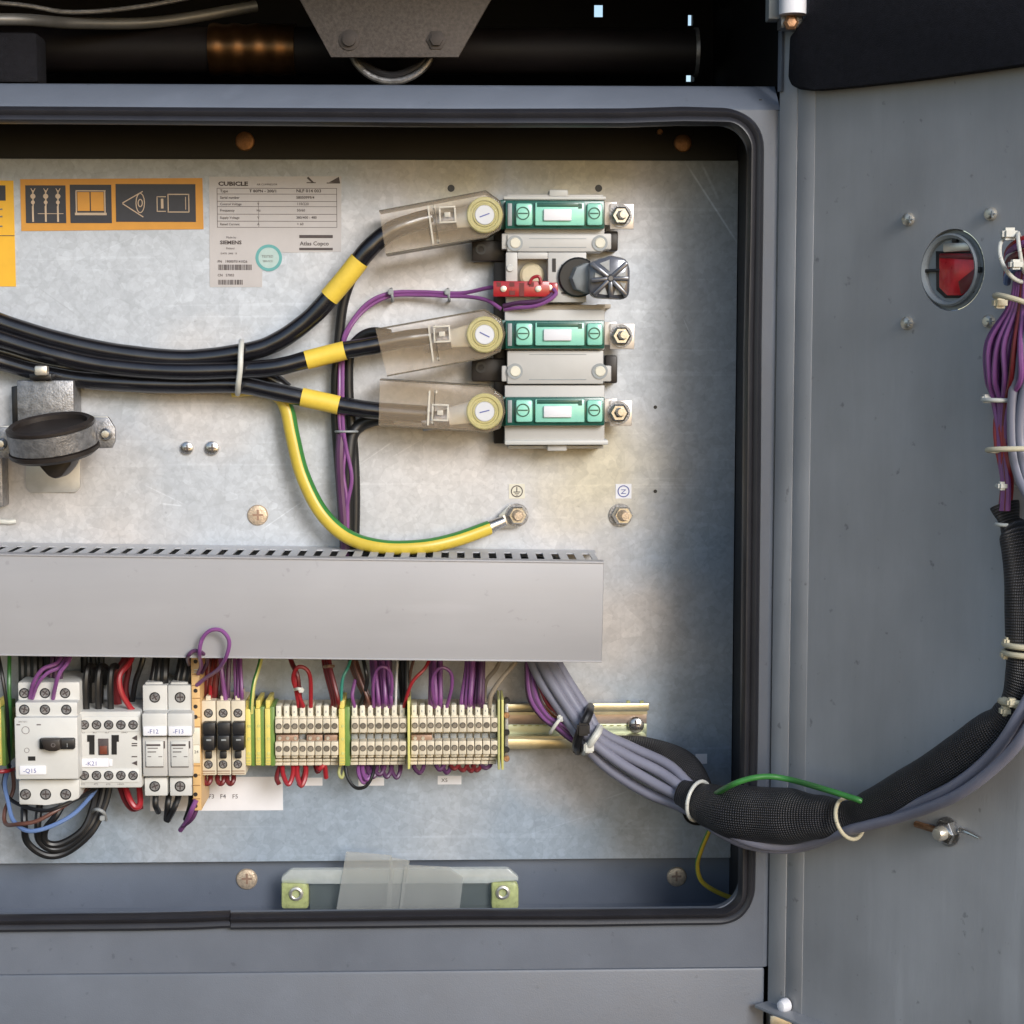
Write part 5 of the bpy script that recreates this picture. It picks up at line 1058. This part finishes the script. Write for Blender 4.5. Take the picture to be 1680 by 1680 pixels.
UL = [(590, 603, 1284, M_PURPLE, 'leftmost purple loop under the middle cream run'), (596, 610, 1279, M_PURPLE, 'second purple loop under the middle cream run'), (604, 618, 1275, M_PURPD, 'plum loop third from the left under the middle cream run'),
 (614, 630, 1271, M_PURPD, 'plum loop under the middle of the middle cream run'), (628, 640, 1275, M_PURPD, 'plum loop right of the middle under the middle cream run'), (644, 656, 1276, M_PURPD, 'rightmost plum loop under the middle cream run'),
 (680, 694, 1268, M_PURPD, 'plum loop just right of the yellow divider'), (717, 727, 1263, M_PURPD, 'small plum loop above the right small white label'), (727, 737, 1268, M_PURPD, 'longest plum loop above the right small white label'),
 (741, 752, 1261, M_DRED, 'short dark red loop right of the plum ones'), (754, 765, 1264, M_DRED, 'dark red loop fourth from the right end of the cream terminals'), (767, 777, 1265, M_DRED, 'dark red loop third from the right end of the cream terminals'),
 (778, 789, 1264, M_DRED, 'dark red loop second from the right end of the cream terminals'), (790, 803, 1260, M_PURPD, 'last small loop at the right end of the cream terminals')]
for a_, b_, y, m, l in UL: uloop(a_, b_, y, 3.6, m, l, 'wire loops under the cream terminals', 54)
# ================================================================ HARNESS TO THE DOOR
Q = DR.P
def interp(tab, t):
    for (a, va), (b_, vb) in zip(tab, tab[1:]):
        if t <= b_: f = (t-a)/(b_-a); f = f*f*(3-2*f); return va+(vb-va)*f
    return tab[-1][1]
# grey cables: down from the trunking, through two ties, fan out, pass under the sleeve and follow it onto the door
GC = [
 [(862, 1050, 50), (884, 1110, 80), (925, 1172, 104), (962, 1224, 122), (1000, 1262, 134), (1060, 1300, 160), (1128, 1329, 200), (1180, 1364, 262), (1235, 1387, 300)],
 [(872, 1050, 60), (900, 1110, 92), (938, 1170, 116), (970, 1214, 136), (1015, 1250, 152), (1075, 1286, 178), (1130, 1316, 216), (1185, 1358, 280), (1240, 1383, 316)],
 [(884, 1050, 60), (915, 1110, 90), (952, 1170, 112), (980, 1210, 130), (1030, 1240, 150), (1085, 1268, 176), (1134, 1304, 212), (1190, 1344, 246), (1245, 1368, 280)],
 [(894, 1050, 50), (926, 1108, 74), (962, 1165, 98), (984, 1200, 112), (1040, 1228, 130), (1098, 1256, 160), (1140, 1296, 200), (1195, 1338, 236), (1245, 1362, 270)]]
GD = [[(1310, 1390), (1400, 1358), (1480, 1327), (1560, 1292), (1625, 1240), (1668, 1180), (1712, 1090), (1735, 980), (1715, 880), (1684, 780), (1674, 700), (1690, 610), (1730, 520)],
      [(1310, 1386), (1400, 1360), (1485, 1338), (1568, 1306), (1640, 1252), (1690, 1190), (1730, 1090), (1745, 980), (1722, 880), (1672, 780), (1661, 700), (1668, 610), (1700, 510)],
      [(1310, 1374), (1400, 1348), (1490, 1330), (1580, 1292), (1650, 1236), (1700, 1170), (1745, 1080), (1760, 980), (1740, 880), (1702, 780), (1692, 700), (1705, 610), (1745, 520)],
      [(1310, 1370), (1400, 1345), (1480, 1320), (1560, 1284), (1630, 1232), (1690, 1160), (1735, 1080), (1750, 980), (1730, 880), (1695, 780), (1684, 700), (1698, 610), (1735, 520)]]
GLAB = ['lowest grey cable of four running from the trunking across the gap to the door', 'second lowest grey cable of four running from the trunking to the door',
        'second from top grey cable of four running from the trunking to the door', 'uppermost grey cable of four running from the trunking to the door']
for i in range(4):
    wd = (50, 58, 42, 36)[i]
    wire([P(*p) for p in GC[i]]+[Q(x, y, wd if x < 1500 else (62, 70, 46, 46)[i] if y > 1150 else (34, 38, 20, 24)[i]) for x, y in GD[i]], 8.8, M_GREYC, GLAB[i], 'grey cables to the door', name='grey_cable', cat='cable', n=16, mm=8, rf=lambda t: 1-.2*t)
# purple branch joining the harness
for i in range(7):
    o = i*3.6; dc = (i % 2)*6
    wire([(866+o*.4, 1050, 46+dc), (864+o*.5, 1100, 60+dc), (868+o*.7, 1145, 74+dc), (888+o*.6, 1176, 88+dc), (914+o*.3, 1194-o*.55+2, 96+dc), (940+o*.1, 1212-o*.7+4, 98+dc), (966, 1222-o*.4, 92)], 3.6, M_PURPLE if i % 3 else M_PURPD,
         ('lowest' if i == 0 else ORD[i]+' from bottom')+', '+('purple' if i % 3 else 'plum')+' wire in the sagging branch over the bare rail', 'purple branch over the bare rail')
wire([(882, 1050, 50), (884, 1110, 66), (896, 1150, 78), (918, 1172, 86), (944, 1194, 90)], 3.6, M_RED, 'red wire between the purple branch and the grey cables over the bare rail')
wire([(878, 1060, 44), (880, 1120, 58), (890, 1156, 66), (915, 1180, 74), (940, 1198, 80)], 3.2, mat('wire_orange', (.45, .15, .04), .35, 0, .1, 90), 'orange brown wire behind the red one over the bare rail')
hoop([(903, 1203, 80), (904, 1200, 108), (913, 1187, 116), (921, 1177, 108), (921, 1174, 84)], 3, M_TIE, 'small white tie on the sagging purple branch', (920, 1178, 108), 5.5)
hoop([(948, 1232, 60), (946, 1226, 122), (948, 1212, 142), (957, 1190, 150), (966, 1170, 140), (968, 1160, 90)], 7.5, M_BLK, 'thick black tie binding the grey and purple wires over the bare rail', (957, 1196, 158), 10)
MB().box(940, 1220, 952, 1236, 90, 110, 2).done('tie_tail', M_BLK, bpy.data.objects[[o.name for o in bpy.data.objects if o.get('label') == 'thick black tie binding the grey and purple wires over the bare rail'][0]])
hoop([(958, 1234, 70), (962, 1232, 130), (970, 1218, 152), (980, 1203, 150), (984, 1194, 120)], 6, M_TIE, 'wide white tie just right of the thick black one', (966, 1226, 146), 8)
# braided sleeves
s1 = thing('braided_sleeve', 'short black braided sleeve arching behind the grey cables right of the rail', 'cable sleeve', P(1100, 1260, 100))
tb = [(0, .45), (.3, .85), (.6, 1), (1, .9)]
MB().tube([P(*p) for p in ((985, 1216, 66), (1030, 1230, 74), (1080, 1243, 84), (1118, 1264, 110), (1138, 1296, 150), (1150, 1330, 200))], 32, 40, 10, rf=lambda t: interp(tb, t)).done('braid', M_BRAID, s1)
s2 = thing('braided_sleeve', 'long fat black braided sleeve swinging across from the cabinet and up the door', 'cable sleeve', P(1300, 1340, 300))
pts = [P(1118, 1300, 196), P(1142, 1310, 214), P(1175, 1325, 244), P(1220, 1334, 286), P(1270, 1338, 322), Q(1330, 1340, 62), Q(1395, 1338, 44), Q(1440, 1322, 38), Q(1500, 1290, 38), Q(1560, 1255, 36), Q(1612, 1220, 34), Q(1652, 1190, 30), Q(1672, 1150, 28), Q(1684, 1100, 26), Q(1684, 1040, 26), Q(1680, 960, 24), Q(1668, 880, 22), Q(1659, 862, 20), Q(1648, 828, 20)]
tb = [(0, .50), (.05, .60), (.10, .84), (.16, 1.02), (.24, 1.04), (.29, .78), (.335, .52), (.38, .66), (.45, .74), (.52, .80), (.58, .84), (.63, .70), (.665, .56), (.72, .66), (.80, .66), (.88, .56), (.93, .40), (.955, .34), (1, .48)]
MB().tube(pts, 41, 56, 12, rf=lambda t: interp(tb, t)*(1+.012*math.sin(t*50))).done('braid', M_BRAID, s2)
# ties round the sleeves
def ring_tie(c, n_, r, th, m, lab, heads=(), grp=None, sq=1.0):
    """a strap circling a harness: centre c, axis n_, radius r (units)"""
    n_ = n_.normalized(); u = n_.cross(Vector((0, 0, 1))); u = u.normalized() if u.length > .1 else Vector((1, 0, 0)); v = n_.cross(u)
    t = thing('cable_tie', lab, 'cable tie', c, grp); b = MB()
    q = [c+(u*math.cos(a)+v*math.sin(a)*sq)*r*S for a in (2*math.pi*i/28 for i in range(29))]
    b.tube(q, th, 10, 1, cap=False).done('strap', m, t)
    for h, hr in heads:
        bb = MB(); s_ = hr*S; vs = [bb.bm.verts.new(h+Vector((sx*s_, sy*s_, sz*s_*.8))) for sx in (-1, 1) for sy in (-1, 1) for sz in (-1, 1)]
        for f in ((0, 1, 3, 2), (4, 6, 7, 5), (0, 4, 5, 1), (2, 3, 7, 6), (0, 2, 6, 4), (1, 5, 7, 3)): bb._face([vs[i] for i in f])
        bmesh.ops.bevel(bb.bm, geom=bb.bm.edges[:], offset=s_*.4, segments=2, affect='EDGES'); bb.done('tie_head', m, t)
    return t
ring_tie(P(1146, 1314, 220), P(1185, 1322, 250)-P(1120, 1303, 200), 31, 3.0, M_TIE, 'white tie round the left mouth of the fat braided sleeve')
ring_tie(Q(1394, 1343, 52), Q(1440, 1328, 46)-Q(1350, 1350, 56), 30, 3.0, M_TIEBE, 'cream tie pinching the fat braided sleeve over the door')
ring_tie(Q(1676, 1158, 28), Vector((.25, .1, 1)), 27, 5, M_TIEBE, 'double cream tie at the bend of the sleeve on the door', [(Q(1650, 1166, 52), 8), (Q(1660, 1152, 56), 7)])
ring_tie(Q(1684, 1148, 28), Vector((.05, .0, 1)), 28, 3.6, M_TIEBE, 'upper loop of the cream ties at the bend of the sleeve')
ring_tie(Q(1686, 1057, 26), Vector((-.05, 0, 1)), 30, 4, M_TIEBE, 'upper of two cream ties half way up the sleeve on the door', [(Q(1655, 1052, 48), 7)])
ring_tie(Q(1686, 1071, 26), Vector((.05, 0, 1)), 30, 4, M_TIEBE, 'lower of two cream ties half way up the sleeve on the door', [(Q(1650, 1074, 48), 7)])
ring_tie(Q(1656, 860, 22), Vector((.1, 0, 1)), 17, 2.6, M_TIE, 'white tie near the upper mouth of the sleeve on the door')
ring_tie(Q(1686, 738, 30), Vector((0, .1, 1)), 52, 3.6, M_TIEBE, 'wide cream tie round the red and grey wires on the door', sq=.7)
# upper door harness
random.seed(5)
for i in range(18):
    f = i/17; dc = (i*7 % 4)*7; bow = (1-abs(f-.3))*1.0; red = i in (13, 16); m = M_WHITEW if i == 15 else M_PURPD if i in (3, 7, 11) else (M_DRED if red else M_PURPLE)
    pt = [(1700, 395), (1672+f*12, 440), (1658+f*22, 500), (1620+f*56+jit(3), 560+f*6), (1618+f*54+jit(3), 620), (1630+f*30+jit(2), 655), (1637+f*14, 700), (1640+f*9+jit(2), 745), (1646+f*8, 797), (1643+f*10, 838)]
    wire([Q(x, y, 14+dc+ (10 if 520 < y < 640 else 0)) for x, y in pt], 4.0, m, ('leftmost' if i == 0 else (ORD[i] if i < 12 else '%dth' % (i+1))+' from left')+', '+('plum' if m is M_PURPD else 'dark red' if red else 'white' if m is M_WHITEW else 'purple')+' wire fanning down the door into the sleeve', 'wires fanning down the door', mm=6)
for i, (m, x) in enumerate(((M_RED, 1634), (M_RED, 1641), (M_RED, 1648))):
    wire([Q(x+8, 640, 18), Q(x, 690, 34), Q(x+1+(i % 2)*4, 730, 36), Q(x+9-(i % 2)*4, 770, 34), Q(x+11, 800, 26), Q(x+7, 838, 22)], 3.6, m, ('left', 'middle', 'right')[i]+' one of three red wires twisting down the door beside the purple ones', 'red wires twisting down the door')
# tied bundle at the upper right edge
for i in range(7):
    m = (M_RED, M_PURPLE, M_WHITEW, M_DRED, M_PURPD, M_RED, M_BLUE)[i]
    wire([Q(1740, 380+i*12, 20), Q(1700, 388+i*9, 36+(i % 2)*10), Q(1672, 396+i*7, 40+(i % 2)*8), Q(1655, 412+i*6, 30), Q(1652, 440+i*4, 16)], 5, m, ['red', 'purple', 'white', 'dark red', 'plum', 'second red', 'blue'][i]+' wire in the tied clump at the upper right edge, over the door')
ring_tie(Q(1668, 425, 36), Q(1700, 405, 40)-Q(1660, 425, 40), 32, 2.8, M_TIE, 'white tie with large head round the clump of wires at the right edge', [(Q(1655, 384, 52), 10)])
ring_tie(Q(1676, 415, 40), Vector((1, -.4, .2)), 26, 2.6, M_TIE, 'second white tie with head hanging in front of the wire clump', [(Q(1666, 434, 70), 8)])
ring_tie(Q(1672, 498, 24), Vector((.35, 0, 1)), 33, 3.6, M_TIEBE, 'cream tie gathering the purple bundle at the top of its fan', [(Q(1640, 497, 44), 9)])
ring_tie(Q(1644, 656, 24), Vector((.1, 0, 1)), 24, 3, M_TIE, 'white tie with square head round the purple bundle on the door', [(Q(1619, 654, 38), 7)])
ring_tie(Q(1651, 797, 22), Vector((0, 0, 1)), 12, 3, M_TIE, 'small white tie just above the upper mouth of the sleeve', [(Q(1645, 797, 38), 7)])
# green earth wire over the sleeve, thin yellow-green wire at the corner
wire([P(1160, 1312, 232), P(1196, 1290, 312), P(1228, 1278, 328), P(1262, 1274, 330), P(1300, 1280, 340), Q(1350, 1294, 78), Q(1392, 1307, 70), Q(1412, 1314, 62), Q(1432, 1326, 38)], 4.5, M_GREEN, 'bright green wire arching over the fat braided sleeve towards the door', n=12)
yg = thing('earth_wire', 'thin yellow-green wire curling down from the sleeve to the cabinet corner', 'wire', P(1155, 1420, 60))
MB().tube([P(*p) for p in ((1172, 1345, 120), (1163, 1364, 110), (1150, 1395, 90), (1144, 1420, 70), (1150, 1444, 60), (1170, 1460, 50), (1200, 1473, 40), (1225, 1478, 30))], 4, 10, 7, stripe=(.15, 1, .9)).done('wire_jacket', [M_YEL, M_GREEN], yg)
# ================================================================ CLEAR BRACKET AT THE BOTTOM
cb = thing('clear_light_bracket', 'clear plastic bracket with frosted tape on the strip below the plate', 'bracket', P(655, 1455, 0))
MB().poly([(461, 1440), (477, 1427), (834, 1425), (851, 1440), (851, 1447), (812, 1447), (800, 1449), (510, 1450), (461, 1450)], 20, 32, 5).done('top_bar', M_ACRYL, cb)
for x0_, x1_, cx_, cy_ in ((461, 506, 486, 1466), (806, 851, 825, 1464)):
    MB().poly([(x0_, 1447), (x1_-6, 1447), (x1_, 1455), (x1_, 1492), (x0_, 1492)], 14, 30, 6).done('mounting_lug', M_ACRYG, cb)
    MB().lathe(cx_, cy_, 30, [(6.5, -6), (6.5, 3), (8, 4), (11, 3), (12, 0), (12, -6)], 24).done('metal_eyelet', M_LUG, cb)
    MB().cyl(cx_, cy_, 6.6, 18, 26, 16, 1).done('eyelet_core', M_GLUE, cb)
MB().box(508, 1450, 806, 1492, 8, 14, 1).done('clear_back', mat('clear_dark', (.16, .19, .19), .2, 0, .1, 90, alpha=.5), cb)
MB().poly([(568, 1397), (642, 1403), (646, 1425), (640, 1492), (552, 1492)], 34, 35.2).done('tape', M_TAPE, cb)
MB().poly([(664, 1419), (735, 1422), (760, 1440), (754, 1492), (655, 1492)], 35.6, 36.6).done('tape', M_TAPE, cb)
MB().poly([(640, 1406), (672, 1412), (660, 1492), (634, 1492)], 33, 33.8).done('tape', M_TAPE, cb)
# text marks on machine bay none
